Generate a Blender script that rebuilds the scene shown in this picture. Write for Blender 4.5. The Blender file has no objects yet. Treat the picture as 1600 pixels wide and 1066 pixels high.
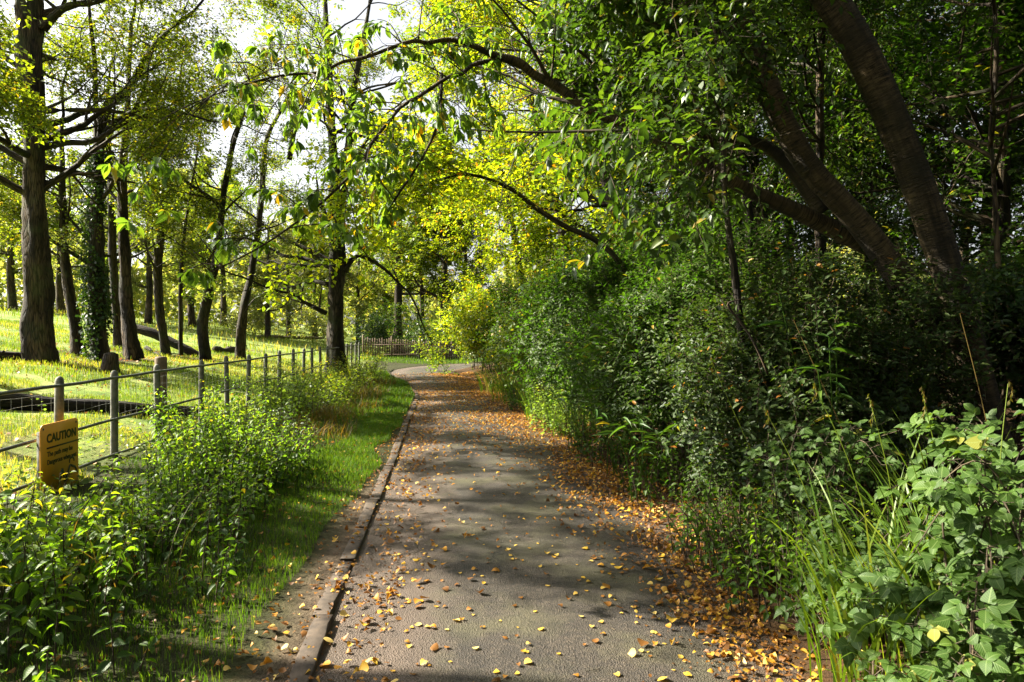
import bpy, math, random
import numpy as np
from mathutils import Vector

R = math.radians
SC = bpy.context.scene
COL = SC.collection
# ------------------------------------------------------------------ camera
FPX, CXP, CYP, HOR = 1067.0, 800.0, 533.0, 520.0
CAMH = 1.6
PITCH = math.atan((CYP - HOR) / FPX)
cam_d = bpy.data.cameras.new('camera'); cam_d.sensor_width = 36; cam_d.lens = 36 * FPX / 1600
cam_d.clip_start = 0.05; cam_d.clip_end = 1500
cam = bpy.data.objects.new('camera', cam_d); COL.objects.link(cam)
cam.location = (0, 0, CAMH); cam.rotation_euler = (R(90) - PITCH, 0, 0)
SC.camera = cam

def ray(px, py):
    u, v = (px - CXP) / FPX, (CYP - py) / FPX
    c, s = math.cos(PITCH), math.sin(PITCH)
    return np.array([u, c + v * s, -s + v * c])
def at(px, py, Y):
    d = ray(px, py)
    return np.array([0, 0, CAMH]) + d * (Y / d[1])

# ------------------------------------------------------------------ terrain
KL = np.array([(-3, -.37), (0, -.65), (3.13, -.94), (6, -1.22), (9, -1.5), (13, -1.9), (17, -2.3), (21.3, -3.15), (24.4, -4.2), (27, -4.85), (29.5, -5.0), (32, -4.55), (34.2, -3.4), (35.6, -1.4), (36.2, 1.5), (36.4, 6)])
KR = np.array([(-3, 1.2), (0, 1.25), (3.13, 1.27), (5.5, 1.27), (9.5, .92), (14.2, .3), (19, -.3), (22.8, -1.45), (25.5, -2.2), (28, -2.45), (30, -1.9), (31, -.8), (31.6, 1.0), (32, 6)])
def kerb_x(y): return np.interp(y, KL[:13, 0], KL[:13, 1])
def right_x(y): return np.interp(y, KR[:10, 0], KR[:10, 1])
def fence_s(x, y): return -(x + 3.8 + 0.094 * y)
def gz(x, y):
    x = np.asarray(x, float); y = np.asarray(y, float)
    s = fence_s(x, y)
    sp = np.log1p(np.exp(np.clip(s * 1.6, -30, 30))) / 1.6
    h = 0.14 * sp
    h = np.where(h > 4, 4 + (h - 4) * .35, h)
    h = 14 * np.tanh(h / 14)
    left = np.clip((kerb_x(y) - x) / 2.5, 0, 1)
    h = h + .012 + .125 * left
    r = np.clip(x - right_x(y) - .2, 0, None)
    h = np.where(x > right_x(y), .02 + .75 * np.tanh(.22 * r), h)
    bump = .035 * np.sin(x * 1.3 + .7 * y) * np.sin(y * .9 - .4 * x) + .02 * np.sin(3.1 * x + 1.7) * np.sin(2.6 * y)
    off = np.clip(np.maximum(kerb_x(y) - .3 - x, x - right_x(y) - .3), 0, 1)
    return h + bump * off
def gp(px, py):
    d = ray(px, py); o = np.array([0, 0, CAMH]); t = 1.0
    while t < 400:
        p = o + d * t
        if p[2] < gz(p[0], p[1]): return p
        t += .02 + t * .002
    return o + d * 60
def G(x, y): return np.array([x, y, float(gz(x, y))])

# ------------------------------------------------------------------ materials
def ramp(nt, stops, fac):
    n = nt.nodes.new('ShaderNodeValToRGB')
    e = n.color_ramp.elements
    while len(e) < len(stops): e.new(.5)
    for q, (p, c) in zip(e, stops): q.position = p; q.color = (*c, 1)
    nt.links.new(fac, n.inputs[0]); return n.outputs[0]
def attr(nt, name):
    n = nt.nodes.new('ShaderNodeAttribute'); n.attribute_name = name; return n
def noise(nt, vec, scale, detail=4, rough=.6):
    n = nt.nodes.new('ShaderNodeTexNoise'); n.inputs['Scale'].default_value = scale
    n.inputs['Detail'].default_value = detail; n.inputs['Roughness'].default_value = rough
    if vec is not None: nt.links.new(vec, n.inputs['Vector'])
    return n.outputs['Fac']
def mix(nt, f, a, b):
    n = nt.nodes.new('ShaderNodeMix'); n.data_type = 'RGBA'
    for sock, v in ((n.inputs[0], f), (n.inputs[6], a), (n.inputs[7], b)):
        if isinstance(v, (int, float)): sock.default_value = v
        elif isinstance(v, tuple): sock.default_value = (*v, 1)
        else: nt.links.new(v, sock)
    return n.outputs[2]
def mth(nt, op, a, b=0.0):
    n = nt.nodes.new('ShaderNodeMath'); n.operation = op
    for i, v in enumerate((a, b)):
        if isinstance(v, (int, float)): n.inputs[i].default_value = v
        else: nt.links.new(v, n.inputs[i])
    return n.outputs[0]
def bump(nt, h, strength, dist=.02):
    n = nt.nodes.new('ShaderNodeBump'); n.inputs['Strength'].default_value = strength
    n.inputs['Distance'].default_value = dist; nt.links.new(h, n.inputs['Height']); return n.outputs[0]
def newmat(name):
    m = bpy.data.materials.new(name); m.use_nodes = True
    nt = m.node_tree; b = nt.nodes['Principled BSDF']
    return m, nt, b, nt.nodes['Material Output']

def leafmat(name, stops, trans=.45, rough=.42, spec=.35, tcol=(1.25, 1.15, .35), vein=False):
    m, nt, b, out = newmat(name)
    a = attr(nt, 'rnd')
    col = ramp(nt, stops, a.outputs['Fac'])
    if vein:
        lu = attr(nt, 'lu').outputs['Vector']
        sx = nt.nodes.new('ShaderNodeSeparateXYZ'); nt.links.new(lu, sx.inputs[0])
        ab = mth(nt, 'ABSOLUTE', sx.outputs[1])
        w = mth(nt, 'SUBTRACT', sx.outputs[0], mth(nt, 'MULTIPLY', ab, .9))
        st = mth(nt, 'SINE', mth(nt, 'MULTIPLY', w, 42.0))
        mid = mth(nt, 'LESS_THAN', ab, .035)
        k = mth(nt, 'MAXIMUM', mth(nt, 'MULTIPLY', mth(nt, 'GREATER_THAN', st, .88), .35), mth(nt, 'MULTIPLY', mid, .6))
        lite = mix(nt, .5, col, (.25, .32, .12))
        col = mix(nt, k, col, lite)
        nt.links.new(bump(nt, st, .2, .003), b.inputs['Normal'])
    nt.links.new(col, b.inputs['Base Color'])
    b.inputs['Roughness'].default_value = rough; b.inputs['Specular IOR Level'].default_value = spec
    t = nt.nodes.new('ShaderNodeBsdfTranslucent')
    mm = nt.nodes.new('ShaderNodeMix'); mm.data_type = 'RGBA'; mm.blend_type = 'MULTIPLY'; mm.inputs[0].default_value = 1
    nt.links.new(col, mm.inputs[6]); mm.inputs[7].default_value = (tcol[0] * 1.6, tcol[1] * 1.6, tcol[2] * 1.6, 1)
    nt.links.new(mm.outputs[2], t.inputs[0])
    ms = nt.nodes.new('ShaderNodeMixShader'); ms.inputs[0].default_value = trans
    nt.links.new(b.outputs[0], ms.inputs[1]); nt.links.new(t.outputs[0], ms.inputs[2])
    nt.links.new(ms.outputs[0], out.inputs[0])
    return m

def barkmat(name, dark, light, moss=(.03, .045, .012), mossk=.35, sc=17, stretch=.13, bmp=1.0, rings=False):
    m, nt, b, out = newmat(name)
    v = attr(nt, 'bk').outputs['Vector']
    mp = nt.nodes.new('ShaderNodeMapping'); nt.links.new(v, mp.inputs[0])
    mp.inputs['Scale'].default_value = (1, 1, stretch)
    n1 = noise(nt, mp.outputs[0], sc, 6, .7); n2 = noise(nt, v, 2.2, 4, .6)
    vo = nt.nodes.new('ShaderNodeTexVoronoi'); vo.feature = 'DISTANCE_TO_EDGE'
    vo.inputs['Scale'].default_value = sc * 1.4; nt.links.new(mp.outputs[0], vo.inputs['Vector'])
    h = mth(nt, 'ADD', n1, mth(nt, 'MINIMUM', mth(nt, 'MULTIPLY', vo.outputs['Distance'], 1.6), .3))
    if rings:
        mp2 = nt.nodes.new('ShaderNodeMapping'); nt.links.new(v, mp2.inputs[0]); mp2.inputs['Scale'].default_value = (.11, .11, 1.0)
        r1 = noise(nt, mp2.outputs[0], 70, 3, .65)
        r2 = noise(nt, mp2.outputs[0], 150, 2, .6)
        h = mth(nt, 'ADD', mth(nt, 'MULTIPLY', r1, 1.0), mth(nt, 'MULTIPLY', r2, .5))
        h = mth(nt, 'ADD', h, mth(nt, 'MULTIPLY', mth(nt, 'SUBTRACT', n1, .5), .5))
        col = ramp(nt, [(.55, dark), (.72, tuple(.5 * (p + q) for p, q in zip(dark, light))), (.95, light)], h)
    else:
        col = ramp(nt, [(.45, dark), (.85, light)], h)
    n4 = noise(nt, mp.outputs[0], 4.5, 4, .65)
    col = mix(nt, ramp(nt, [(.40, (.85, .85, .85)), (.58, (0, 0, 0))], n4), col, dark)
    f = ramp(nt, [(.5, (0, 0, 0)), (.68, (mossk,) * 3)], n2)
    col = mix(nt, f, col, moss)
    nt.links.new(col, b.inputs['Base Color'])
    b.inputs['Roughness'].default_value = .85; b.inputs['Specular IOR Level'].default_value = .25
    nt.links.new(bump(nt, h, bmp, .03), b.inputs['Normal'])
    return m
def plainmat(name, c1, c2, rough=.6, scale=8, metal=0, bm=.3):
    m, nt, b, out = newmat(name)
    tc = nt.nodes.new('ShaderNodeTexCoord')
    n = noise(nt, tc.outputs['Object'], scale, 6, .65)
    nt.links.new(ramp(nt, [(.3, c1), (.7, c2)], n), b.inputs['Base Color'])
    b.inputs['Roughness'].default_value = rough; b.inputs['Metallic'].default_value = metal
    nt.links.new(bump(nt, n, bm, .01), b.inputs['Normal'])
    return m

M = {}
M['bark_dark'] = barkmat('dark_bark', (.005, .004, .003), (.065, .048, .030), moss=(.03, .045, .012), mossk=.5)
M['bark_brown'] = barkmat('brown_bark', (.006, .004, .003), (.095, .066, .038), moss=(.045, .06, .02), mossk=.5)
M['bark_cherry'] = barkmat('cherry_bark', (.006, .005, .003), (.13, .092, .048), moss=(.016, .014, .008), mossk=.85, rings=True, bmp=.8)
M['bark_twig'] = barkmat('twig_bark', (.03, .022, .014), (.13, .10, .06), mossk=.2)
M['bark_pale'] = barkmat('pale_bark', (.09, .075, .05), (.30, .25, .17), mossk=.3)
# leaf palettes: fac 0..1
M['leaf_alder'] = leafmat('alder_leaf', [(0, (.045, .075, .008)), (.5, (.095, .140, .012)), (.85, (.16, .19, .014)), (1, (.36, .26, .018))], trans=.62)
M['leaf_oak'] = leafmat('oak_leaf', [(0, (.022, .048, .009)), (.6, (.048, .088, .013)), (.92, (.08, .12, .016)), (1, (.20, .15, .015))], trans=.45, tcol=(1.1, 1.15, .3))
M['leaf_yellow'] = leafmat('autumn_leaf', [(0, (.08, .15, .010)), (.45, (.18, .26, .012)), (.85, (.34, .36, .014)), (.96, (.46, .33, .016)), (1, (.40, .17, .015))], trans=.55)
M['leaf_lime'] = leafmat('lime_green_leaf', [(0, (.05, .10, .009)), (.5, (.10, .16, .012)), (.9, (.18, .21, .014)), (1, (.30, .22, .016))], trans=.52)
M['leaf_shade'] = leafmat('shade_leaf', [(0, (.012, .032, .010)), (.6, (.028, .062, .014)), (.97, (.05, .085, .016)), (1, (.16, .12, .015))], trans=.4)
M['leaf_privet'] = leafmat('privet_leaf', [(0, (.016, .034, .009)), (.6, (.036, .062, .013)), (.985, (.06, .085, .018)), (1, (.30, .12, .02))], trans=.34, rough=.48, spec=.22, tcol=(1.1, 1.15, .35))
M['leaf_hedge'] = leafmat('hedge_leaf', [(0, (.022, .048, .008)), (.6, (.055, .095, .012)), (.97, (.09, .125, .016)), (1, (.25, .17, .02))], trans=.45, rough=.5, spec=.22, tcol=(.9, 1.25, .3))
M['leaf_cherry'] = leafmat('cherry_leaf', [(0, (.045, .105, .016)), (.6, (.085, .16, .018)), (.88, (.13, .19, .02)), (1, (.42, .27, .02))], trans=.55, rough=.45, vein=True)
M['leaf_bramble'] = leafmat('bramble_leaf', [(0, (.024, .055, .009)), (.5, (.042, .088, .012)), (.85, (.072, .125, .016)), (.95, (.13, .16, .03)), (.975, (.20, .20, .03)), (1, (.30, .12, .02))], trans=.40, rough=.52, spec=.25, vein=True)
M['leaf_nettle'] = leafmat('nettle_leaf', [(0, (.03, .08, .008)), (.5, (.075, .16, .010)), (.92, (.16, .22, .012)), (1, (.32, .26, .02))], trans=.58, rough=.45, vein=True)
M['leaf_bamboo'] = leafmat('bamboo_leaf', [(0, (.025, .07, .012)), (.8, (.06, .12, .02)), (1, (.25, .20, .02))], trans=.4, rough=.4)
M['leaf_yew'] = leafmat('yew_leaf', [(0, (.014, .028, .012)), (1, (.035, .055, .022))], trans=.2)
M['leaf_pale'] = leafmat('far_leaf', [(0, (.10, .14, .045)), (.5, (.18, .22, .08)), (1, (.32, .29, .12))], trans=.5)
M['grass'] = leafmat('grass_blade', [(0, (.028, .075, .008)), (.6, (.06, .125, .010)), (.93, (.11, .16, .014)), (1, (.26, .21, .05))], trans=.4, rough=.5, spec=.25)
M['meadow'] = leafmat('meadow_blade', [(0, (.055, .11, .012)), (.45, (.12, .18, .02)), (.8, (.22, .23, .04)), (1, (.36, .31, .12))], trans=.4, rough=.6, spec=.2)
M['straw'] = leafmat('dry_grass', [(0, (.045, .065, .012)), (.5, (.085, .075, .018)), (1, (.13, .075, .022))], trans=.35, rough=.6, spec=.2)
M['sedge'] = leafmat('sedge_blade', [(0, (.045, .10, .010)), (.6, (.085, .15, .014)), (.9, (.16, .19, .016)), (1, (.36, .28, .02))], trans=.42, rough=.4)
M['litter'] = leafmat('litter_leaf', [(0, (.10, .045, .014)), (.35, (.22, .095, .018)), (.6, (.36, .17, .020)), (.85, (.50, .31, .03)), (1, (.48, .38, .14))], trans=.2, rough=.55, spec=.3, tcol=(1.1, .9, .4))

# ------------------------------------------------------------------ mesh helpers
def link(name, me, mat, parent=None, loc=None):
    o = bpy.data.objects.new(name, me); COL.objects.link(o)
    if mat is not None: me.materials.append(mat)
    if parent is not None: o.parent = parent
    if loc is not None: o.location = loc
    return o
def build_mesh(name, V, loops, totals, attrs=None, smooth=False):
    me = bpy.data.meshes.new(name)
    V = np.asarray(V, np.float32); loops = np.asarray(loops, np.int32).ravel(); totals = np.asarray(totals, np.int32)
    me.vertices.add(len(V)); me.vertices.foreach_set('co', V.ravel())
    me.loops.add(len(loops)); me.loops.foreach_set('vertex_index', loops)
    st = np.zeros(len(totals), np.int32); st[1:] = np.cumsum(totals)[:-1]
    me.polygons.add(len(totals)); me.polygons.foreach_set('loop_start', st); me.polygons.foreach_set('loop_total', totals)
    if smooth: me.polygons.foreach_set('use_smooth', np.ones(len(totals), bool))
    for k, a in (attrs or {}).items():
        a = np.asarray(a, np.float32)
        if a.ndim == 1:
            q = me.attributes.new(k, 'FLOAT', 'POINT'); q.data.foreach_set('value', a)
        else:
            q = me.attributes.new(k, 'FLOAT_VECTOR', 'POINT'); q.data.foreach_set('vector', a.ravel())
    me.update(calc_edges=True); me.validate()
    return me
def empty(name, loc, label=None, cat=None, group=None, kind=None):
    o = bpy.data.objects.new(name, None); COL.objects.link(o); o.location = tuple(loc); o.empty_display_size = .1
    return tag(o, label, cat, group, kind)
def tag(o, label=None, cat=None, group=None, kind=None):
    if label: o['label'] = label
    if cat: o['category'] = cat
    if group: o['group'] = group
    if kind: o['kind'] = kind
    return o
def nrm(a): return a / np.maximum(np.linalg.norm(a, axis=-1, keepdims=True), 1e-9)

class Geo:            # collects tubes and polygons into one mesh
    def __init__(s): s.V = []; s.F = []; s.T = []; s.B = []; s.n = 0
    def add(s, V, F, T, B=None):
        V = np.asarray(V, float)
        s.V.append(V); s.F.append(np.asarray(F, np.int64).ravel() + s.n); s.T.append(np.asarray(T))
        s.B.append(V * 1.0 if B is None else B); s.n += len(V)
    def tube(s, P, r, k=6, cap=True, rough=0.0, rng=None, flute=0.0):
        P = np.asarray(P, float); n = len(P); r = np.broadcast_to(np.asarray(r, float), (n,))
        T = np.gradient(P, axis=0); T = nrm(T)
        ref = np.array([1.0, 0, 0]) if abs(T[0][0]) < .9 else np.array([0, 1.0, 0])
        U = np.cross(T, np.cross(ref, T)); U = nrm(U); W = np.cross(T, U)
        a = np.arange(k) * 2 * np.pi / k
        rr = r[:, None] * np.ones((1, k))
        if rough and rng is not None:
            ph = rng.uniform(0, 6.28, 8); L = np.concatenate([[0], np.cumsum(np.linalg.norm(np.diff(P, axis=0), axis=1))])
            rr = rr * (1 + rough * (.5 * np.sin(2 * a[None] + ph[0] + 1.1 * L[:, None]) + .4 * np.sin(3 * a[None] + ph[1] - 1.9 * L[:, None]) + .35 * np.sin(5 * a[None] + ph[2] + 3.3 * L[:, None]) + .3 * np.sin(4.1 * L[:, None] + ph[3] + a[None] * 1) + rng.uniform(-.35, .35, (n, k))))
        V = P[:, None] + rr[..., None] * (np.cos(a)[None, :, None] * U[:, None] + np.sin(a)[None, :, None] * W[:, None])
        L = np.concatenate([[0], np.cumsum(np.linalg.norm(np.diff(P, axis=0), axis=1))])
        rm = max(float(r.mean()), .01)
        B = np.stack([np.cos(a)[None] * rm + 0 * L[:, None], np.sin(a)[None] * rm + 0 * L[:, None], L[:, None] + 0 * a[None]], -1)
        B = B + (np.array([P[0][0], P[0][1], P[0][2]]) * 3.7)
        i = np.arange(n - 1)[:, None] * k; j = np.arange(k)[None]; j2 = (j + 1) % k
        F = np.stack([i + j, i + j2, i + k + j2, i + k + j], -1).reshape(-1)
        T_ = np.full((n - 1) * k, 4)
        V = V.reshape(-1, 3); B = B.reshape(-1, 3)
        if cap:
            F = np.concatenate([F, np.arange(k)[::-1], np.arange(k) + (n - 1) * k]); T_ = np.concatenate([T_, [k, k]])
        s.add(V, F, T_, B)
    def sticks(s, A, B, r0, r1, k=3):
        A = np.asarray(A); B = np.asarray(B); n = len(A)
        if n == 0: return
        D = nrm(B - A); ref = np.where(np.abs(D[:, 2:3]) < .9, np.array([[0, 0, 1.0]]), np.array([[1.0, 0, 0]]))
        U = nrm(np.cross(D, ref)); W = np.cross(D, U)
        a = np.arange(k) * 2 * np.pi / k
        C = (np.cos(a)[None, :, None] * U[:, None] + np.sin(a)[None, :, None] * W[:, None])
        r0 = np.broadcast_to(np.asarray(r0, float), (n,)); r1 = np.broadcast_to(np.asarray(r1, float), (n,))
        V = np.concatenate([A[:, None] + C * r0[:, None, None], B[:, None] + C * r1[:, None, None]], 1)
        j = np.arange(k); j2 = (j + 1) % k
        f = np.stack([j, j2, k + j2, k + j], -1).reshape(-1)
        F = (np.arange(n)[:, None] * 2 * k + f[None]).reshape(-1)
        s.add(V.reshape(-1, 3), F, np.full(n * k, 4))
    def box(s, c, size, X=(1, 0, 0), Y=(0, 1, 0), Z=(0, 0, 1)):
        X, Y, Z = (np.array(q, float) for q in (X, Y, Z)); h = np.array(size) / 2
        V = [np.array(c) + X * sx * h[0] + Y * sy * h[1] + Z * sz * h[2] for sx in (-1, 1) for sy in (-1, 1) for sz in (-1, 1)]
        F = [0, 1, 3, 2, 4, 6, 7, 5, 0, 4, 5, 1, 2, 3, 7, 6, 0, 2, 6, 4, 1, 5, 7, 3]
        s.add(V, F, [4] * 6)
    def build(s, name, mat, parent=None, smooth=True):
        V = np.concatenate(s.V); B = np.concatenate(s.B)
        if parent is not None: V = V - np.array(parent.location)
        me = build_mesh(name, V, np.concatenate(s.F), np.concatenate(s.T), {'bk': B}, smooth)
        return link(name, me, mat, parent)

# ---- leaf templates: verts (along, across, up), polys
TPL = {}
TPL['d4'] = (np.array([(0, 0, 0), (.45, .5, .1), (1, 0, -.04), (.45, -.5, .1)]), [(0, 3, 2, 1)])
TPL['d6'] = (np.array([(0, 0, 0), (.28, .46, .10), (.68, .36, .06), (1, 0, -.12), (.68, -.36, .06), (.28, -.46, .10), (.5, 0, 0)]), [(0, 6, 2, 1), (6, 3, 2), (0, 5, 4, 6), (6, 4, 3)])
def _ovate(drop=.25, fold=.16, serr=0, prof=((.0, .03), (.12, .36), (.32, .5), (.55, .45), (.78, .24), (1, 0))):
    mids = [(x, 0, -drop * x * x) for x, _ in prof]
    lf = [(x, w, -drop * x * x + fold * w * 2) for x, w in prof[:-1]]
    V = np.array(mids + lf + [(x, -y, z) for x, y, z in lf]); n = len(prof); F = []
    for i in range(n - 1):
        a, b = i, i + 1; l0 = n + i; r0 = n + n - 1 + i
        if i < n - 2:
            F += [(a, b, l0 + 1, l0), (a, r0, r0 + 1, b)]
        else:
            F += [(a, b, l0), (a, r0, b)]
    return V, F
TPL['ov'] = _ovate()
TPL['br'] = _ovate(.15, .10, prof=((.0, .05), (.1, .34), (.2, .44), (.24, .42), (.38, .52), (.43, .48), (.6, .42), (.64, .37), (.8, .22), (1, 0)))
TPL['bo'] = _ovate(.22, .09, prof=((.0, .06), (.06, .26), (.16, .40), (.28, .49), (.40, .51), (.53, .47), (.66, .39), (.79, .27), (.91, .12), (1, 0)))
TPL['la'] = _ovate(.35, .10, prof=((0, .06), (.15, .4), (.4, .5), (.7, .34), (1, 0)))
TPL['ch'] = _ovate(.30, .14, prof=((0, .02), (.12, .20), (.3, .42), (.55, .5), (.78, .36), (.92, .12), (1, 0)))

def leafmesh(name, P, D, N, L, wr, tpl, rng, mat, parent=None, bias=0.0, rnd=None, curl=0.0):
    tv, tf = TPL[tpl]; n = len(P); k = len(tv)
    D = nrm(D); S = nrm(np.cross(N, D)); N = np.cross(D, S)
    wv = wr * rng.uniform(.8, 1.2, n)
    V = P[:, None] + L[:, None, None] * (tv[None, :, 0:1] * D[:, None] + (tv[None, :, 1:2] * wv[:, None, None]) * S[:, None] + tv[None, :, 2:3] * N[:, None])
    if curl:
        c1 = rng.normal(0, curl, (n, 1)); c2 = rng.normal(0, curl * 1.6, (n, 1)); c3 = rng.normal(0, curl * 1.2, (n, 1)); X_, Y_ = tv[None, :, 0] - .5, tv[None, :, 1]
        dz = c1 * X_ ** 2 + c2 * Y_ ** 2 + c3 * X_ * Y_; dz = dz - dz.min(1, keepdims=True)
        V = V + (L[:, None] * dz)[..., None] * np.array([0, 0, 1.0])
    V = V.reshape(-1, 3)
    if parent is not None: V = V - np.array(parent.location)
    f = np.concatenate([np.array(q) for q in tf]); tot = np.array([len(q) for q in tf])
    F = (np.arange(n)[:, None] * k + f[None]).reshape(-1); T = np.tile(tot, n)
    if rnd is None: rnd = np.clip(rng.beta(1.3, 1.5, n) + bias, 0, 1)
    at_ = {'rnd': np.repeat(rnd, k)}
    if k > 8: at_['lu'] = np.tile(np.stack([tv[:, 0], tv[:, 1], tv[:, 2] * 0], -1), (n, 1))
    me = build_mesh(name, V, F, T, at_, smooth=k > 8)
    return link(name, me, mat, parent)

class Noise3:
    def __init__(s, rng, scale):
        s.k = rng.normal(0, 1, (10, 3)) * scale; s.p = rng.uniform(0, 6.28, 10)
    def __call__(s, P): return np.sin(P @ s.k.T + s.p).sum(1) / 3.2

def sprays(rng, E, Dr, length, m, ll, droop=.35, side=.85, up=.85, jit=.28):
    """Leaves set alternately along short twigs that end at E and run along Dr."""
    n = len(E); ln = length * rng.uniform(.7, 1.3, n)
    t = (np.arange(m) + .6) / m
    Dr = nrm(Dr); S = nrm(np.cross(Dr, np.array([0, 0, 1.0]) + rng.normal(0, .35, (n, 3))))
    A = E - Dr * ln[:, None]
    sag = droop * ln[:, None] * .35
    P = A[:, None] + Dr[:, None] * (ln[:, None] * t[None])[..., None] - np.array([0, 0, 1.0]) * (sag * t[None] ** 2)[..., None]
    sg = np.where(np.arange(m) % 2 == 0, 1.0, -1.0)
    D = Dr[:, None] * .55 + S[:, None] * (sg[None, :, None] * side) + rng.normal(0, jit, (n, m, 3)) - np.array([0, 0, droop])
    N = np.array([0, 0, up]) + rng.normal(0, jit, (n, m, 3)) + Dr[:, None] * .2
    L = ll * rng.uniform(.65, 1.25, (n, m))
    tip = E - np.array([0, 0, 1.0]) * sag
    return P.reshape(-1, 3), D.reshape(-1, 3), N.reshape(-1, 3), L.reshape(-1), A, tip

def grow(rng, p, d, L, r, depth, geo, ends, up=.05, wander=.16, nch=5, k=5, spread=.8, leafstart=.25, step=.35):
    n = max(4, int(L / step) + 1); pts = [np.array(p, float)]; d = nrm(np.array(d, float)); dirs = [d]
    for i in range(n - 1):
        d = nrm(d + rng.normal(0, wander, 3) + np.array([0, 0, up])); pts.append(pts[-1] + d * L / (n - 1)); dirs.append(d)
    rad = r * (1 - .72 * np.linspace(0, 1, n) ** .8)
    geo.tube(pts, rad, max(3, k), cap=False)
    if depth == 0:
        for i in range(n):
            if i >= leafstart * n: ends.append((pts[i], dirs[i]))
        return
    for c in range(nch):
        t = rng.uniform(.25, 1.0) if c else 1.0
        i = min(n - 1, int(t * (n - 1)))
        az = rng.normal(0, 1, 3); az = nrm(az - dirs[i] * az.dot(dirs[i]))
        nd = nrm(dirs[i] + az * spread * rng.uniform(.6, 1.3)) if c else dirs[i]
        grow(rng, pts[i], nd, L * rng.uniform(.45, .68) * (1.05 - .35 * t), max(rad[i] * .6, .004), depth - 1, geo, ends, up, wander * 1.1, max(3, nch - 1), k - 1, spread, leafstart, step * .8)

def crown_from_ends(rng, ends, per, length, m, ll, wr, tpl, mat, parent, geo, droop=.4, bias=0, name='crown', gap=None, jitter=.18, twig=.004):
    E = np.array([e[0] for e in ends]); D = np.array([e[1] for e in ends])
    E = np.repeat(E, per, 0); D = np.repeat(D, per, 0)
    D = nrm(D + rng.normal(0, .75, E.shape)); E = E + D * length * .8 + rng.normal(0, jitter, E.shape)
    if gap is not None:
        nz = Noise3(rng, gap[0]); keep = nz(E) > gap[1]; E = E[keep]; D = D[keep]
    # a crown's colour varies from spray to spray as well as from leaf to leaf
    P, DD, N, L, A, tip = sprays(rng, E, D, length, m, ll, droop=droop)
    if geo is not None and twig: geo.sticks(A, tip, twig, twig * .5, 3)
    base = np.repeat(rng.normal(0, .13, len(E)), m)
    rnd = np.clip(rng.beta(2, 2.4, len(P)) + bias + base, 0, 1)
    return leafmesh(name, P, DD, N, L, wr, tpl, rng, mat, parent, rnd=rnd)

def smooth_pts(P, n):
    P = np.asarray(P, float); t = np.linspace(0, 1, len(P)); q = np.linspace(0, 1, n)
    for _ in range(1):
        out = np.zeros((n, P.shape[1]))
        # Catmull-Rom
        u = q * (len(P) - 1); i = np.clip(u.astype(int), 0, len(P) - 2); f = (u - i)[:, None]
        p0 = P[np.clip(i - 1, 0, None)]; p1 = P[i]; p2 = P[i + 1]; p3 = P[np.clip(i + 2, None, len(P) - 1)]
        out = .5 * ((2 * p1) + (-p0 + p2) * f + (2 * p0 - 5 * p1 + 4 * p2 - p3) * f ** 2 + (-p0 + 3 * p1 - 3 * p2 + p3) * f ** 3)
    return out
def pixline(pts, Y, Y1=None):
    """(px, py, width) in the photo's pixels at a real distance -> world points and radii."""
    ys = np.linspace(Y, Y if Y1 is None else Y1, len(pts))
    return np.array([at(a, b, y) for (a, b, w), y in zip(pts, ys)]), np.array([w / 2 / FPX * y for (a, b, w), y in zip(pts, ys)])
def stem_tube(geo, pts, Y, n, k, rng, rough=.12, Y1=None, foot=None, flare=1.6):
    P, r = pixline(pts, Y, Y1)
    q = smooth_pts(np.column_stack([P, r]), n); P, r = q[:, :3], np.maximum(q[:, 3], .004)
    if foot is not None:
        L = np.concatenate([[0], np.cumsum(np.linalg.norm(np.diff(P, axis=0), axis=1))])
        r = r * (1 + (flare - 1) * np.exp(-L / (foot)))
    geo.tube(P, r, k, True, rough, rng)
    return P, r

# ------------------------------------------------------------------ world, sun
SUN_DIR = nrm(np.array([-1.0, .20, .76]))
EL = math.asin(SUN_DIR[2]); AZ = math.atan2(SUN_DIR[0], SUN_DIR[1])
w = bpy.data.worlds.new('World'); SC.world = w; w.use_nodes = True
nt = w.node_tree; bg = nt.nodes['Background']
sky = nt.nodes.new('ShaderNodeTexSky'); sky.sky_type = 'NISHITA'; sky.sun_disc = False
sky.sun_elevation = EL; sky.sun_rotation = AZ; sky.air_density = .8; sky.dust_density = 4.0; sky.ozone_density = .6
hz = nt.nodes.new('ShaderNodeHueSaturation'); hz.inputs['Saturation'].default_value = .25; hz.inputs['Value'].default_value = 1.15   # thin bright overcast haze
nt.links.new(sky.outputs[0], hz.inputs['Color']); nt.links.new(hz.outputs[0], bg.inputs[0]); bg.inputs[1].default_value = .05
sl = bpy.data.lights.new('sun', 'SUN'); sl.energy = 5.0; sl.angle = R(.55); sl.color = (1, .92, .76)
so = bpy.data.objects.new('sun', sl); COL.objects.link(so); so.location = (-20, 10, 30)
so.rotation_euler = Vector(-SUN_DIR).to_track_quat('-Z', 'Y').to_euler()
SC.view_settings.view_transform = 'Standard'; SC.view_settings.look = 'None'; SC.view_settings.gamma = 1
SC.view_settings.exposure = 2.45
cy = SC.cycles
cy.max_bounces = 7; cy.diffuse_bounces = 3; cy.glossy_bounces = 2; cy.transmission_bounces = 5; cy.transparent_max_bounces = 4
cy.sample_clamp_indirect = 6; cy.caustics_reflective = False; cy.caustics_refractive = False
cy.use_denoising = True

rng = np.random.default_rng(11)

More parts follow.
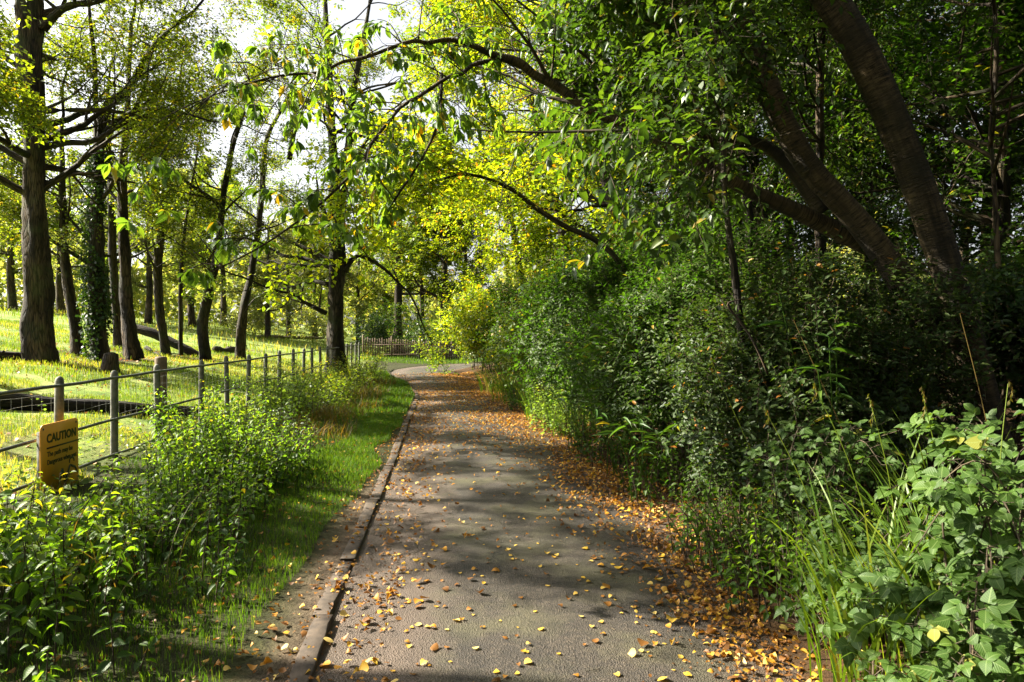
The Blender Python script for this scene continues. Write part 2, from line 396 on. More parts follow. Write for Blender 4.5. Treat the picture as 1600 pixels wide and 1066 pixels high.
# ------------------------------------------------------------------ ground, path, kerb
rowsY = np.concatenate([np.arange(-3, 28.1, .25)])
LP = np.column_stack([kerb_x(rowsY), rowsY]); RP = np.column_stack([right_x(rowsY), rowsY])
LP = np.vstack([LP, [(-5.0, 29.5), (-4.55, 32), (-3.4, 34.2), (-1.4, 35.6), (1.5, 36.2), (8, 36.6)]])
RP = np.vstack([RP, [(-2.38, 29.0), (-2.1, 29.7), (-1.6, 30.3), (-.8, 31), (1.0, 31.6), (8, 32)]])
tailq = np.linspace(0, 1, 40)
def dens(P, k0):
    tail = smooth_pts(P[k0:], 44); return np.vstack([P[:k0], tail])
K0 = len(rowsY) - 2
LPd, RPd = dens(LP, K0), dens(RP, K0)
poly = np.vstack([LPd, RPd[::-1]])
def in_poly(x, y):
    c = np.zeros(x.shape, bool); n = len(poly)
    for i in range(n):
        (x1, y1), (x2, y2) = poly[i], poly[(i + 1) % n]
        if y1 == y2: continue
        m = ((y1 > y) != (y2 > y)) & (x < (x2 - x1) * (y - y1) / (y2 - y1) + x1); c ^= m
    return c
def spaced(a, b, fine, lo, hi, g=1.18):
    v = list(np.arange(lo, hi, fine)); s = fine
    while v[-1] < b: s *= g; v.append(v[-1] + s)
    s = fine; q = [lo]
    while q[-1] > a: s *= g; q.append(q[-1] - s)
    return np.array(q[:0:-1] + v)
gx = spaced(-260, 260, .11, -7, 4.0); gy = spaced(-60, 420, .16, 0, 38)
X, Y = np.meshgrid(gx, gy)
Z = gz(X, Y)
inside = in_poly(X, Y)
Z = np.where(inside, -.05, Z)
nx, ny = len(gx), len(gy)
V = np.column_stack([X.ravel(), Y.ravel(), Z.ravel()])
i = (np.arange(ny - 1)[:, None] * nx + np.arange(nx - 1)[None]).ravel()
F = np.stack([i, i + 1, i + nx + 1, i + nx], -1)
kd = kerb_x(Y) - X; nz = Noise3(rng, 1.6)(V).reshape(X.shape)
dirt = np.clip(1 - (kd - .24 - .16 * nz + .02 * Y) / .18, 0, 1) * (kd > -.3) * np.clip((13 - Y) / 4, 0, 1)
mead = np.clip(fence_s(X, Y) * 1.2 + .3, 0, 1)
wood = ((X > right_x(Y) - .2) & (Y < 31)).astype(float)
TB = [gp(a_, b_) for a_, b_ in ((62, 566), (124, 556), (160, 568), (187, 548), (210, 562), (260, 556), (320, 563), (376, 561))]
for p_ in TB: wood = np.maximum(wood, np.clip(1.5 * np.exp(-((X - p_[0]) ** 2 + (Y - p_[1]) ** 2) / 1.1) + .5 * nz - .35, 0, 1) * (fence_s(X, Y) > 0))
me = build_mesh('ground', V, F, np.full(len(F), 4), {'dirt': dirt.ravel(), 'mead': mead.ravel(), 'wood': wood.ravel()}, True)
m, nt, b, out = newmat('ground_soil_and_turf')
tc = nt.nodes.new('ShaderNodeTexCoord'); v = tc.outputs['Object']
n1 = noise(nt, v, 1.1, 5, .65); n2 = noise(nt, v, 14, 6, .7); n3 = noise(nt, v, 60, 3, .7)
verge = ramp(nt, [(.32, (.012, .012, .006)), (.52, (.030, .034, .010)), (.75, (.065, .046, .020))], n2)
meadow = ramp(nt, [(.30, (.055, .10, .015)), (.48, (.13, .19, .03)), (.62, (.27, .28, .09)), (.8, (.19, .13, .045))], mth(nt, 'ADD', mth(nt, 'MULTIPLY', n1, .65), mth(nt, 'MULTIPLY', n2, .35)))
soil = ramp(nt, [(.3, (.050, .036, .024)), (.7, (.135, .100, .068))], n2)
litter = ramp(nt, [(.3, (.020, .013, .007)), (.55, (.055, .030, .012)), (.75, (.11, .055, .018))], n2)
c = mix(nt, attr(nt, 'mead').outputs['Fac'], verge, meadow)
c = mix(nt, attr(nt, 'dirt').outputs['Fac'], c, soil)
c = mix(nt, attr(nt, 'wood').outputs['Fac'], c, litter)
nt.links.new(c, b.inputs['Base Color']); b.inputs['Roughness'].default_value = .95; b.inputs['Specular IOR Level'].default_value = .15
nt.links.new(bump(nt, mth(nt, 'ADD', n2, mth(nt, 'MULTIPLY', n3, .5)), .9, .03), b.inputs['Normal'])
tag(link('ground', me, m), kind='structure')

na = 27
def path_z(u, y):  # slight crown, worn gutter, two shallow ruts across the near end
    z = .012 + .03 * (1 - (2 * u - 1) ** 2) - .02 * np.exp(-((u - .10) / .12) ** 2)
    return z
n = len(LPd); uu = np.linspace(-.0, 1.14, na)
P = LPd[:, None] + (RPd - LPd)[:, None] * uu[None, :, None]
uz = np.clip(uu, 0, 1)[None] + 0 * P[..., 1]
Zp = path_z(uz, P[..., 1]) - .06 * np.clip(uu - 1, 0, 1)[None]
V = np.column_stack([P[..., 0].ravel(), P[..., 1].ravel(), Zp.ravel()])
i = (np.arange(n - 1)[:, None] * na + np.arange(na - 1)[None]).ravel()
F = np.stack([i, i + 1, i + na + 1, i + na], -1)
me = build_mesh('path', V, F, np.full(len(F), 4), {'u': uz.ravel()}, True)
m, nt, b, out = newmat('worn_asphalt')
tc = nt.nodes.new('ShaderNodeTexCoord'); v = tc.outputs['Object']
grain = noise(nt, v, 130, 3, .8); grit = noise(nt, v, 38, 5, .75); patch = noise(nt, v, 1.3, 5, .65); blot = noise(nt, v, 6, 5, .65)
vor = nt.nodes.new('ShaderNodeTexVoronoi'); vor.inputs['Scale'].default_value = 120; nt.links.new(v, vor.inputs['Vector'])
col = ramp(nt, [(.36, (.010, .008, .006)), (.50, (.037, .029, .021)), (.64, (.125, .098, .070))], mth(nt, 'ADD', mth(nt, 'MULTIPLY', grain, .6), mth(nt, 'MULTIPLY', grit, .4)))
moss = ramp(nt, [(.46, (0, 0, 0)), (.66, (.7, .7, .7))], patch)
col = mix(nt, moss, col, (.085, .082, .036))
crk = nt.nodes.new('ShaderNodeTexVoronoi'); crk.feature = 'DISTANCE_TO_EDGE'; crk.inputs['Scale'].default_value = 1.1
wv = nt.nodes.new('ShaderNodeVectorMath'); wv.operation = 'ADD'
wn = nt.nodes.new('ShaderNodeTexNoise'); wn.inputs['Scale'].default_value = 3.0; wn.inputs['Detail'].default_value = 6; nt.links.new(v, wn.inputs['Vector'])
nt.links.new(v, wv.inputs[0]); nt.links.new(wn.outputs['Color'], wv.inputs[1]); nt.links.new(wv.outputs[0], crk.inputs['Vector'])
cm = mth(nt, 'MULTIPLY', mth(nt, 'LESS_THAN', crk.outputs['Distance'], .018), ramp(nt, [(.50, (0, 0, 0)), (.60, (.8, .8, .8))], noise(nt, v, .8, 3, .5)))
wornm = ramp(nt, [(.60, (0, 0, 0)), (.66, (1, 1, 1))], noise(nt, v, .55, 5, .7))
col = mix(nt, mth(nt, 'MULTIPLY', wornm, .6), col, ramp(nt, [(.35, (.03, .024, .018)), (.65, (.21, .175, .135))], grit))
stn = nt.nodes.new('ShaderNodeMix'); stn.data_type = 'RGBA'; stn.blend_type = 'MULTIPLY'; stn.inputs[0].default_value = 1
nt.links.new(col, stn.inputs[6]); nt.links.new(ramp(nt, [(.36, (.52, .50, .47)), (.50, (.9, .88, .85)), (.64, (1.15, 1.12, 1.06))], noise(nt, v, 1.7, 7, .72)), stn.inputs[7]); col = stn.outputs[2]
col = mix(nt, cm, col, (.012, .010, .007))
u = attr(nt, 'u').outputs['Fac']
edge = mth(nt, 'ADD', u, mth(nt, 'MULTIPLY', mth(nt, 'SUBTRACT', blot, .5), .30))
gut = ramp(nt, [(.20, (1, 1, 1)), (.32, (0, 0, 0))], edge)
soil = ramp(nt, [(.3, (.038, .027, .019)), (.7, (.12, .085, .060))], mth(nt, 'ADD', mth(nt, 'MULTIPLY', grit, .5), mth(nt, 'MULTIPLY', blot, .5)))
col = mix(nt, gut, col, soil)
edge2 = mth(nt, 'ADD', u, mth(nt, 'MULTIPLY', mth(nt, 'SUBTRACT', blot, .5), .22))
g2 = ramp(nt, [(.86, (0, 0, 0)), (.95, (1, 1, 1))], edge2)
col = mix(nt, g2, col, (.065, .042, .024))
nt.links.new(col, b.inputs['Base Color'])
b.inputs['Roughness'].default_value = .72; b.inputs['Specular IOR Level'].default_value = .45
h = mth(nt, 'ADD', mth(nt, 'ADD', mth(nt, 'MULTIPLY', grain, .5), mth(nt, 'MULTIPLY', vor.outputs['Distance'], .5)), mth(nt, 'MULTIPLY', mth(nt, 'SUBTRACT', mth(nt, 'ADD', blot, grit), mth(nt, 'MULTIPLY', cm, 1.5)), .6))
nt.links.new(bump(nt, h, 1.0, .022), b.inputs['Normal'])
tag(link('path', me, m), kind='structure')

# kerb: a row of worn edging stones, broken and tilted here and there
g = Geo(); yy = 1.2; kr = np.random.default_rng(3)
while yy < 27:
    L = kr.uniform(.8, .95); a = np.array([kerb_x(yy), yy]); c = np.array([kerb_x(yy + L), yy + L])
    dv = nrm(c - a); nv = np.array([-dv[1], dv[0]]); off = kr.normal(0, .008); tz = kr.normal(0, .006)
    if kr.uniform() > -1:
        ns = 7; wd = .10
        P0 = a + dv * .009; P1 = c - dv * .009
        rows = []
        for t in np.linspace(0, 1, ns):
            p = P0 + (P1 - P0) * t + nv * off; j = kr.normal(0, .003, 4)
            zt = .027 + tz * .5 + (t - .5) * tz * 2 + kr.normal(0, .0025)
            rows += [(*(p + nv * (wd + j[0])), -.05), (*(p + nv * (wd + j[0])), zt - .004), (*(p + nv * (wd - .006 + j[1])), zt), (*(p + nv * (.007 + j[2])), zt), (*(p + nv * j[3]), zt - .006), (*(p + nv * j[3]), -.06)]
        F = []
        for s in range(ns - 1):
            for q in range(5): F += [s * 6 + q, s * 6 + q + 1, s * 6 + 7 + q, s * 6 + 6 + q]
        F2 = list(range(6)) + [(ns - 1) * 6 + q for q in range(5, -1, -1)]
        g.add(rows, F + F2, [4] * ((ns - 1) * 5) + [6, 6])
    yy += L
M['kerb'] = plainmat('kerb_concrete', (.018, .013, .009), (.088, .063, .043), .95, 11, 0, .35)
tag(g.build('kerb', M['kerb'], smooth=False), kind='structure')

# ------------------------------------------------------------------ fence
def fx(y): return -3.72 - .094 * y
M['post'] = plainmat('grey_post', (.055, .058, .045), (.17, .165, .14), .8, 14, 0, .5)
M['rail'] = plainmat('painted_rail', (.045, .05, .05), (.13, .135, .13), .5, 20, .3, .2)
M['wire'] = plainmat('galvanised_wire', (.16, .16, .15), (.28, .28, .26), .5, 20, .6, .1)
M['timber'] = plainmat('weathered_timber', (.05, .034, .02), (.17, .115, .07), .85, 10, 0, .6)
fence = empty('post_and_rail_fence', (fx(10), 10, .2), 'grey post and rail fence with wire mesh between the verge and the meadow', 'fence')
fr = np.random.default_rng(5)
posts = [4.25, 5.42, 6.57, 7.69, 8.85, 10.4, 11.65, 12.85, 14.05, 15.2, 16.6, 17.8, 18.95, 20.2, 21.4, 24.3, 25.5, 26.7, 27.9, 29.1]
for y in posts:
    g = Geo(); x = fx(y) - .045; t = fr.normal(0, .012, 2); top = 1.19 + fr.normal(0, .012)
    zz = np.array([0, .3, .6, .9, top - .05, top - .02, top - .004, top + .004]); rr = np.array([.041, .041, .040, .040, .039, .034, .02, .004])
    P = np.column_stack([x + t[0] * zz, y + t[1] * zz, zz]); g.tube(P, rr, 10, True, .02, fr)
    g.build('post', M['post'], fence)
for hh, r in ((1.10, .0165), (.63, .016), (.25, .016)):
    g = Geo(); ys = np.linspace(1.5, 29.6, 90)
    sag = .003 * np.sin(ys * 5.3) + .006 * np.sin(ys * 1.1 + hh * 9)
    if hh == .63: sag = sag - .05 * np.exp(-((ys - 15.2) / .5) ** 2)
    g.tube(np.column_stack([fx(ys) + .012, ys, hh + sag]), r, 8); g.build('rail', M['rail'], fence)
g = Geo()
for hh in (.35, .5, .66, .80, .93, 1.02):
    ys = np.linspace(1.5, 29.6, 150); g.tube(np.column_stack([fx(ys) - .09, ys, hh + .008 * np.sin(ys * 7 + hh * 30)]), .0017, 3, False)
ys = np.arange(1.6, 29.5, .15); g.sticks(np.column_stack([fx(ys) - .09, ys, 0 * ys + .12]), np.column_stack([fx(ys) - .09, ys, 0 * ys + 1.02]), .0013, .0013)
g.build('wire_mesh', M['wire'], fence)

g = Geo(); y = 9.55; x = fx(y) - .30
g.tube([(x, y, .1), (x, y, .6), (x + .004, y, 1.24), (x + .004, y, 1.262), (x + .004, y, 1.268)], [.085, .083, .08, .072, .02], 14, True, .04, fr)
tag(g.build('timber_post', M['timber']), 'thick round brown timber post standing behind the grey rail fence', 'post')

# ------------------------------------------------------------------ caution sign
sx = fx(6.05) + .10
sign = empty('caution_sign', (sx, 6.07, .15), 'orange caution sign with black lettering beside the rail fence', 'sign')
M['sign'] = plainmat('orange_sign_face', (.66, .28, .02), (.76, .36, .035), .5, 3, 0, .05)
M['ink'] = plainmat('black_ink', (.008, .007, .006), (.014, .012, .010), .5, 30, 0, .05)
W, H0, H1 = .62, .10, .775
dv = nrm(np.array([-.094, 1, 0])); nv = np.array([dv[1], -dv[0], 0]); o0 = np.array([sx, 6.05, 0])
out_ = []
for cx, cz, a0 in ((W - .05, H1 - .05, 0), (.05, H1 - .05, 90), (.05, H0 + .05, 180), (W - .05, H0 + .05, 270)):
    for k in range(6):
        a = R(a0 + k * 18); out_.append((cx + .05 * math.cos(a), cz + .05 * math.sin(a)))
nn = len(out_)
Vv = [o0 + dv * a + np.array([0, 0, c]) + nv * t for t in (.004, -.004) for a, c in out_]
F = list(range(nn - 1, -1, -1)) + [nn + q for q in range(nn)]
T = [nn, nn]
for q in range(nn):
    F += [q, (q + 1) % nn, nn + (q + 1) % nn, nn + q]; T.append(4)
g = Geo(); g.add(Vv, F, T); g.build('panel', M['sign'], sign, False)
g = Geo(); p = o0 + dv * .06 - nv * .03; g.box((p[0], p[1], .38), (.045, .04, .66), nv, dv); g.build('stake', M['post'], sign, False)
def lettering(body, size, a, z, sxx=1.0, bold=.0):
    c = bpy.data.curves.new('lettering', 'FONT'); c.body = body; c.size = size; c.extrude = .0008; c.offset = bold
    t = bpy.data.objects.new('lettering_source', c); COL.objects.link(t); bpy.context.view_layer.update()
    me = bpy.data.meshes.new_from_object(t.evaluated_get(bpy.context.evaluated_depsgraph_get())); bpy.data.objects.remove(t); bpy.data.curves.remove(c)
    me.materials.clear(); o = link('lettering', me, M['ink'], sign)
    p = o0 + dv * a + nv * .0056 + np.array([0, 0, z]) - np.array(sign.location)
    o.location = p; o.rotation_euler = (R(90), 0, math.atan2(dv[1], dv[0])); o.scale = (sxx, 1, 1)
lettering('CAUTION', .108, .09, .605, 1.0, .004)
g = Geo(); p = o0 + dv * .36 + nv * .0055; g.box((p[0], p[1], .555), (.0016, .54, .014), nv, dv); g.build('rule', M['ink'], sign, False)
for a_, z_ in ((.04, .735), (W - .04, .735), (.04, .16), (W - .04, .16)):
    g = Geo(); p = o0 + dv * a_ + np.array([0, 0, z_]); g.tube([p, p + nv * .009, p + nv * .011], [.009, .009, .004], 8); g.build('bolt', M['rail'], sign)
lettering('The path may be', .062, .095, .478, 1.0, .0015)
lettering('Dangerous when wet', .062, .095, .405, .9, .0015)
g = Geo()                                    # the slipping-figure pictogram: legs, body, raised arm and head
def bar(a, b, wd):
    A = o0 + dv * a[0] + np.array([0, 0, a[1]]) + nv * .0056; B = o0 + dv * b[0] + np.array([0, 0, b[1]]) + nv * .0056
    D = nrm(B - A); S = np.cross(D, nv); L = np.linalg.norm(B - A); g.box((A + B) / 2, (.0016, L, wd), nv, D, S)
for a, b, wd in (((.27, .15), (.335, .325), .030), ((.335, .325), (.385, .20), .030), ((.385, .20), (.47, .335), .028), ((.47, .335), (.56, .30), .022), ((.56, .30), (.60, .24), .022)): bar(a, b, wd)
ca = o0 + nv * .0056
for k in range(7):
    a, b2 = R(200 - k * 30), R(200 - (k + 1) * 30); bar((.50 + .042 * math.cos(a), .37 + .036 * math.sin(a)), (.50 + .042 * math.cos(b2), .37 + .036 * math.sin(b2)), .018)
g.build('pictogram', M['ink'], sign, False)

# ------------------------------------------------------------------ tree builders
def tree_root(name, base, label, cat='tree', group=None): return empty(name, base, label, cat, group)

def px_tree(name, label, stems, Y, seed, leaf, ll=.085, limbs=14, z0=3.4, LL=(1.8, 3.4), bark='bark_dark', wr=.66, tpl='d4', per=8, m=7, gap=(.55, -.35), bias=0, depth=2, nch=4, k=12, extra=(), slen=.42, group='trees standing in the meadow', flare=1.2, droop=.4, up=.05, azf=None):
    r = np.random.default_rng(seed); g = Geo(); ends = []; base = None
    allP = []
    for q, st in enumerate(stems):
        st = [(a_, b_, w_ * .78) for a_, b_, w_ in st]
        P, rad = stem_tube(g, st, Y, 64, k, r, .2, foot=.35 if q == 0 else None, flare=flare)
        if base is None: base = P[0] - np.array([0, 0, .12])
        allP.append((P, rad))
    for ex in extra:
        P, rad = stem_tube(g, ex, Y, 14, 7, r, .08, Y1=Y + r.uniform(-1, 1)); allP.append((P, rad))
        for i in range(4, 14, 3): grow(r, P[i], nrm(r.normal(0, 1, 3) + [0, 0, .3]), r.uniform(.8, 1.5), rad[i] * .6, 1, g, ends, nch=3, k=4)
    for i in range(limbs):
        P, rad = allP[i % len(stems)]
        zz = P[:, 2]; cand = np.where(zz > z0)[0]
        if len(cand) == 0: cand = np.array([len(P) - 1])
        j = r.choice(cand); az = r.uniform(0, 2 * np.pi) if azf is None else r.normal(*azf); d = np.array([np.cos(az), np.sin(az), r.uniform(.0, .6)])
        grow(r, P[j], d, r.uniform(*LL), max(rad[j] * .42, .02 if LL[1] > 1.4 else .007), depth, g, ends, nch=nch, k=6, up=up)
    for P, rad in allP: 
        d = P[-1] - P[-2]; grow(r, P[-1], d, LL[1] * .9, rad[-1], depth, g, ends, nch=nch, k=6)
    root = tree_root(name, base, label, 'tree', group)
    cr = None
    if leaf: cr = crown_from_ends(r, ends, per, slen, m, ll, wr, tpl, M[leaf], root, g, droop=droop, bias=bias, gap=gap)
    g.build('trunk', M[bark], root)
    return root

def auto_tree(name, label, base, H, r0, seed, leaf, lean=(0, 0), z0=1.0, limbs=18, LL=(1.5, 3.2), ll=.10, wr=.66, tpl='d4', per=5, m=7, gap=(.5, -.4), bias=0, depth=2, nch=4, bark='bark_brown', droop=.4, slen=.45, group=None, up=.05, spread=.8, azf=None, jitter=.18):
    r = np.random.default_rng(seed); g = Geo(); ends = []
    n = 22; t = np.linspace(0, 1, n); b = np.array(base, float)
    wob = np.cumsum(r.normal(0, .05, (n, 2)), 0) * .5
    P = np.column_stack([b[0] + lean[0] * t ** 1.3 + wob[:, 0], b[1] + lean[1] * t ** 1.3 + wob[:, 1], b[2] - .1 + H * t])
    rad = r0 * (1 - .8 * t) * (1 + .4 * np.exp(-t * H / .4))
    g.tube(P, rad, 9, True, .12, r)
    for i in range(limbs):
        zc = np.where(P[:, 2] - b[2] > z0)[0]; j = r.choice(zc); az = r.uniform(0, 6.283) if azf is None else r.normal(*azf)
        grow(r, P[j], [np.cos(az), np.sin(az), r.uniform(-.05, .6)], r.uniform(*LL) * (1.1 - .5 * t[j]), max(rad[j] * .45, .014), depth, g, ends, nch=nch, k=5, up=up, spread=spread)
    root = tree_root(name, b, label, 'tree', group)
    crown_from_ends(r, ends, per, slen, m, ll, wr, tpl, M[leaf], root, g, droop=droop, bias=bias, gap=gap, jitter=jitter)
    g.build('trunk', M[bark], root)
    return root

def dup(root, loc, rz=0, sc=1.0, label=None):
    c = root.copy(); COL.objects.link(c); c.location = tuple(loc); c.rotation_euler = (0, 0, rz); c.scale = (sc,) * 3
    if label: c['label'] = label
    for ch in root.children:
        d = ch.copy(); COL.objects.link(d); d.parent = c
    return c

def shrub(name, label, c, rx, ry, h, nsp, seed, leaf, ll=.06, wr=.5, tpl='d6', m=8, slen=.32, droop=.25, stems=14, bias=0, cat='shrub', group=None, shell=.45, gap=(1.1, -.9), side=.8, up=.6, twig=.003, stem_r=.014, bark='bark_twig', lump=.30, part='foliage', outd=.8, bare=14):
    r = np.random.default_rng(seed); b = G(*c)
    D = nrm(r.normal(0, 1, (nsp, 3))); D[:, 2] = np.where(D[:, 2] < -.55, -D[:, 2], D[:, 2])
    lm = 1 + lump * (.7 * Noise3(r, 2.6)(D) + .5 * Noise3(r, 6.5)(D))
    rad = (shell + (1 - shell) * r.uniform(0, 1, nsp) ** .55) * lm
    rad = np.where(r.uniform(0, 1, nsp) > .955, rad * r.uniform(1.05, 1.38, nsp), rad)
    R3 = np.array([rx, ry, h * .56])
    E = b + np.array([0, 0, h * .46]) + D * R3 * rad[:, None]
    gzz = gz(E[:, 0], E[:, 1]); E[:, 2] = np.maximum(E[:, 2], gzz + .06)
    nz = Noise3(r, gap[0]); keep = nz(E) > gap[1]; E, D = E[keep], D[keep]
    Dr = nrm(D * outd + r.normal(0, .45, E.shape) + np.array([0, 0, .35]))
    P, DD, N, L, A, tip = sprays(r, E, Dr, slen, m, ll, droop=droop, side=side, up=up)
    N = N + np.repeat(D, m, 0) * .5
    root = empty(name, b, label, cat, group)
    g = Geo()
    if twig: g.sticks(A, tip, twig, twig * .5, 3)
    idx = r.choice(len(E), min(stems, len(E)), replace=False)
    for i in idx:
        s = b + np.array([r.normal(0, rx * .18), r.normal(0, ry * .18), -.08]); e = A[i]
        midp = s * .5 + e * .5 + np.array([0, 0, h * .16]) - (e - s) * np.array([.15, .15, 0])
        g.tube(smooth_pts([s, midp, e], 9), np.linspace(stem_r, stem_r * .35, 9), 5, False, .1, r)
    for i in r.choice(len(E), min(bare, len(E)), replace=False):
        e = E[i] + nrm(D[i] + r.normal(0, .5, 3)) * r.uniform(.1, .35); a_ = b + (E[i] - b) * .55; g.tube(smooth_pts([a_, (a_ + e) / 2 + r.normal(0, .05, 3), e], 7), np.linspace(.005, .0018, 7), 4, False)
    bs = np.repeat(r.normal(0, .10, len(E)), m)
    rnd = np.clip(r.beta(2, 2.4, len(P)) + bias + bs, 0, 1)
    leafmesh(part, P, DD, N, L, wr, tpl, r, M[leaf], root, rnd=rnd)
    g.build('stems', M[bark], root)
    return root

def stem_clump(name, label, c, rx, ry, h, ns, seed, leaf, ll, tpl, bias, group, wr=.56):
    """Upright weeds: leaning stems that carry crossed pairs of leaves, larger below and small at the tip."""
    r = np.random.default_rng(seed); b = G(*c); root = empty(name, b, label, 'plant', group); g = Geo(); A = []; D = []; L = []; rn = []
    for i in range(ns):
        q = r.uniform(0, 1) ** .5; a = r.uniform(0, 6.283); x, y = b[0] + rx * q * math.cos(a) * 1.1, b[1] + ry * q * math.sin(a) * 1.1
        s = G(x, y); H = h * r.uniform(.45, 1.15) * (1.05 - .35 * q * q); ln = r.normal(0, .22, 2) + .18 * q * np.array([math.cos(a), math.sin(a)])
        C = smooth_pts([s - [0, 0, .03], s + [ln[0] * H * .35, ln[1] * H * .35, H * .55], s + [ln[0] * H, ln[1] * H, H]], 12); g.tube(C, np.linspace(.0045, .0018, 12), 4, False)
        nn_ = max(4, int(H / .055)); ph = r.uniform(0, 6.283); tone = r.normal(0, .12)
        for j in range(nn_):
            t = .18 + .82 * (j + .5) / nn_; p = C[min(11, int(t * 11))] + (C[min(11, int(t * 11) + 1)] - C[min(11, int(t * 11))]) * (t * 11 % 1); sz = ll * (1.15 - .75 * t ** 2) * r.uniform(.75, 1.2)
            for sd in (0, 3.1416):
                if r.uniform() < .12: continue
                az = ph + (j % 2) * 1.5708 + sd + r.normal(0, .3); A.append(p); D.append((math.cos(az), math.sin(az), r.normal(.05, .3))); L.append(sz); rn.append(.5 * t + .15 + tone + r.normal(0, .12))
    A = np.array(A); D = np.array(D); L = np.array(L)
    P = A + nrm(D) * (L * .18)[:, None]; g.sticks(A, P, .0013, .001, 3)
    leafmesh('foliage', P, D - np.array([0, 0, .25]), np.array([0, 0, 1.0]) + r.normal(0, .32, P.shape), L, wr, tpl, r, M[leaf], root, rnd=np.clip(np.array(rn) + bias, 0, 1))
    g.build('stems', M['bark_twig'], root); return root

def blades(name, P, Hh, az, curve, width, ns, r, mat, parent=None, rnd=None, tip=None):
    """Grass blades: strips of ns segments that rise from P and arch over towards az."""
    n = len(P); t = np.linspace(0, 1, ns + 1)
    dx = np.cos(az); dy = np.sin(az); curve = np.broadcast_to(curve, (n,))
    ang = curve[:, None] * t[None] ** 1.2
    seg = Hh[:, None] / ns
    ho = np.concatenate([np.zeros((n, 1)), np.cumsum(np.sin(ang[:, :-1] + .08) * seg, 1)], 1); ve = np.concatenate([np.zeros((n, 1)), np.cumsum(np.cos(ang[:, :-1] + .08) * seg, 1)], 1)
    C = P[:, None] + np.stack([dx[:, None] * ho, dy[:, None] * ho, ve], -1)
    tw = r.normal(0, .5, n); S = np.stack([-np.sin(az + tw), np.cos(az + tw), 0 * az], -1)
    wd = (width * (1 - t ** 2.2)[None] * (.55 + .45 * np.minimum(1, t * 4))[None]) * r.uniform(.7, 1.3, n)[:, None]
    Lf = C - S[:, None] * wd[..., None] * .5; Rt = C + S[:, None] * wd[..., None] * .5
    V = np.concatenate([Lf, Rt], 1).reshape(-1, 3); k = 2 * (ns + 1)
    if parent is not None: V = V - np.array(parent.location)
    q = np.arange(ns); f = np.stack([q, q + ns + 1, q + ns + 2, q + 1], -1).reshape(-1)
    F = (np.arange(n)[:, None] * k + f[None]).reshape(-1)
    if rnd is None: rnd = r.beta(2, 2.2, n)
    me = build_mesh(name, V, F, np.full(n * ns, 4), {'rnd': np.repeat(rnd, k)}, True)
    return link(name, me, mat, parent)
def scatter(r, n, x0, x1, y0, y1, ok, power=1.0):
    x = r.uniform(x0, x1, n); y = y0 + (y1 - y0) * r.uniform(0, 1, n) ** power
    k = ok(x, y); x, y = x[k], y[k]; return np.column_stack([x, y, gz(x, y)])

# ------------------------------------------------------------------ meadow trees (left)
def mb(px, py): return gp(px, py)[1]
MG = 'trees standing in the meadow'
px_tree('meadow_tree', 'thickest rough dark trunk at the meadow edge, with a limb high on its right',
        [[(62, 566, 54), (60, 480, 48), (56, 380, 44), (54, 300, 40), (52, 200, 38), (48, 100, 41), (44, 0, 44), (38, -120, 34), (30, -300, 24)]], mb(62, 566), 21, 'leaf_alder', limbs=17, z0=4.6, LL=(2.2, 4.0), bark='bark_brown',
        extra=[[(66, 45, 16), (88, 22, 12), (112, 8, 10), (150, 4, 7), (200, -20, 4)], [(40, 110, 10), (15, 95, 8), (-20, 60, 6)]], k=18, gap=(.9, .12), per=10)
px_tree('meadow_tree', 'leaning brown trunk just right of the thickest meadow tree, its base spreading to the right',
        [[(124, 556, 26), (116, 500, 24), (106, 440, 20), (100, 380, 15), (98, 300, 11), (96, 200, 8)]], mb(124, 556), 22, 'leaf_alder', limbs=10, z0=3.4, LL=(1.4, 2.6), bark='bark_brown', gap=(.9, .12), per=10)
px_tree('meadow_tree', 'dark ivy-grown trunk that forks high up with its thicker limb arching right',
        [[(160, 568, 30), (152, 500, 29), (150, 430, 27), (152, 330, 24), (155, 240, 19), (165, 170, 15), (200, 140, 14), (235, 80, 11), (262, 50, 9), (300, 20, 6)],
         [(153, 260, 14), (150, 170, 10), (148, 100, 8), (140, 20, 6), (135, -80, 5)]], mb(160, 566), 23, 'leaf_alder', limbs=15, z0=3.0, LL=(1.8, 3.4),
        extra=[[(160, 210, 9), (195, 180, 7), (240, 170, 6), (290, 178, 4), (330, 190, 3)]], gap=(.9, .12), per=10)
px_tree('meadow_tree', 'slim dark trunk half hidden between the ivy-grown fork and the pale-sided trunk',
        [[(187, 548, 20), (180, 470, 17), (176, 380, 14), (172, 280, 10), (170, 180, 8)]], mb(187, 548) + 1, 24, 'leaf_alder', limbs=9, z0=3.4, LL=(1.5, 2.8), gap=(.9, .12), per=10)
px_tree('meadow_tree', 'stout brown trunk with pale cracked bark that flares at the foot and tapers upward',
        [[(210, 562, 30), (200, 500, 25), (196, 420, 22), (192, 340, 18), (192, 260, 14), (200, 150, 10), (205, 40, 7)]], mb(210, 562), 25, 'leaf_alder', limbs=12, z0=3.2, LL=(1.6, 3.2), bark='bark_brown', gap=(.9, .12), per=10)
px_tree('meadow_tree', 'slender dark trunk bowing slightly left, standing by the propped fallen trunk',
        [[(260, 556, 18), (250, 490, 17), (247, 420, 15), (253, 340, 12), (258, 260, 9), (268, 180, 7)]], mb(260, 556), 26, 'leaf_alder', limbs=10, z0=3.2, LL=(1.4, 2.8), gap=(.9, .12), per=10)
px_tree('meadow_sapling', 'thin straight sapling with bare pole-like trunk between two darker meadow trunks',
        [[(283, 556, 8), (282, 470, 8), (286, 380, 7), (298, 300, 5), (310, 230, 4)]], mb(283, 556), 27, 'leaf_alder', limbs=6, z0=3.2, LL=(.8, 1.6), gap=(.9, .12), per=10, k=8)
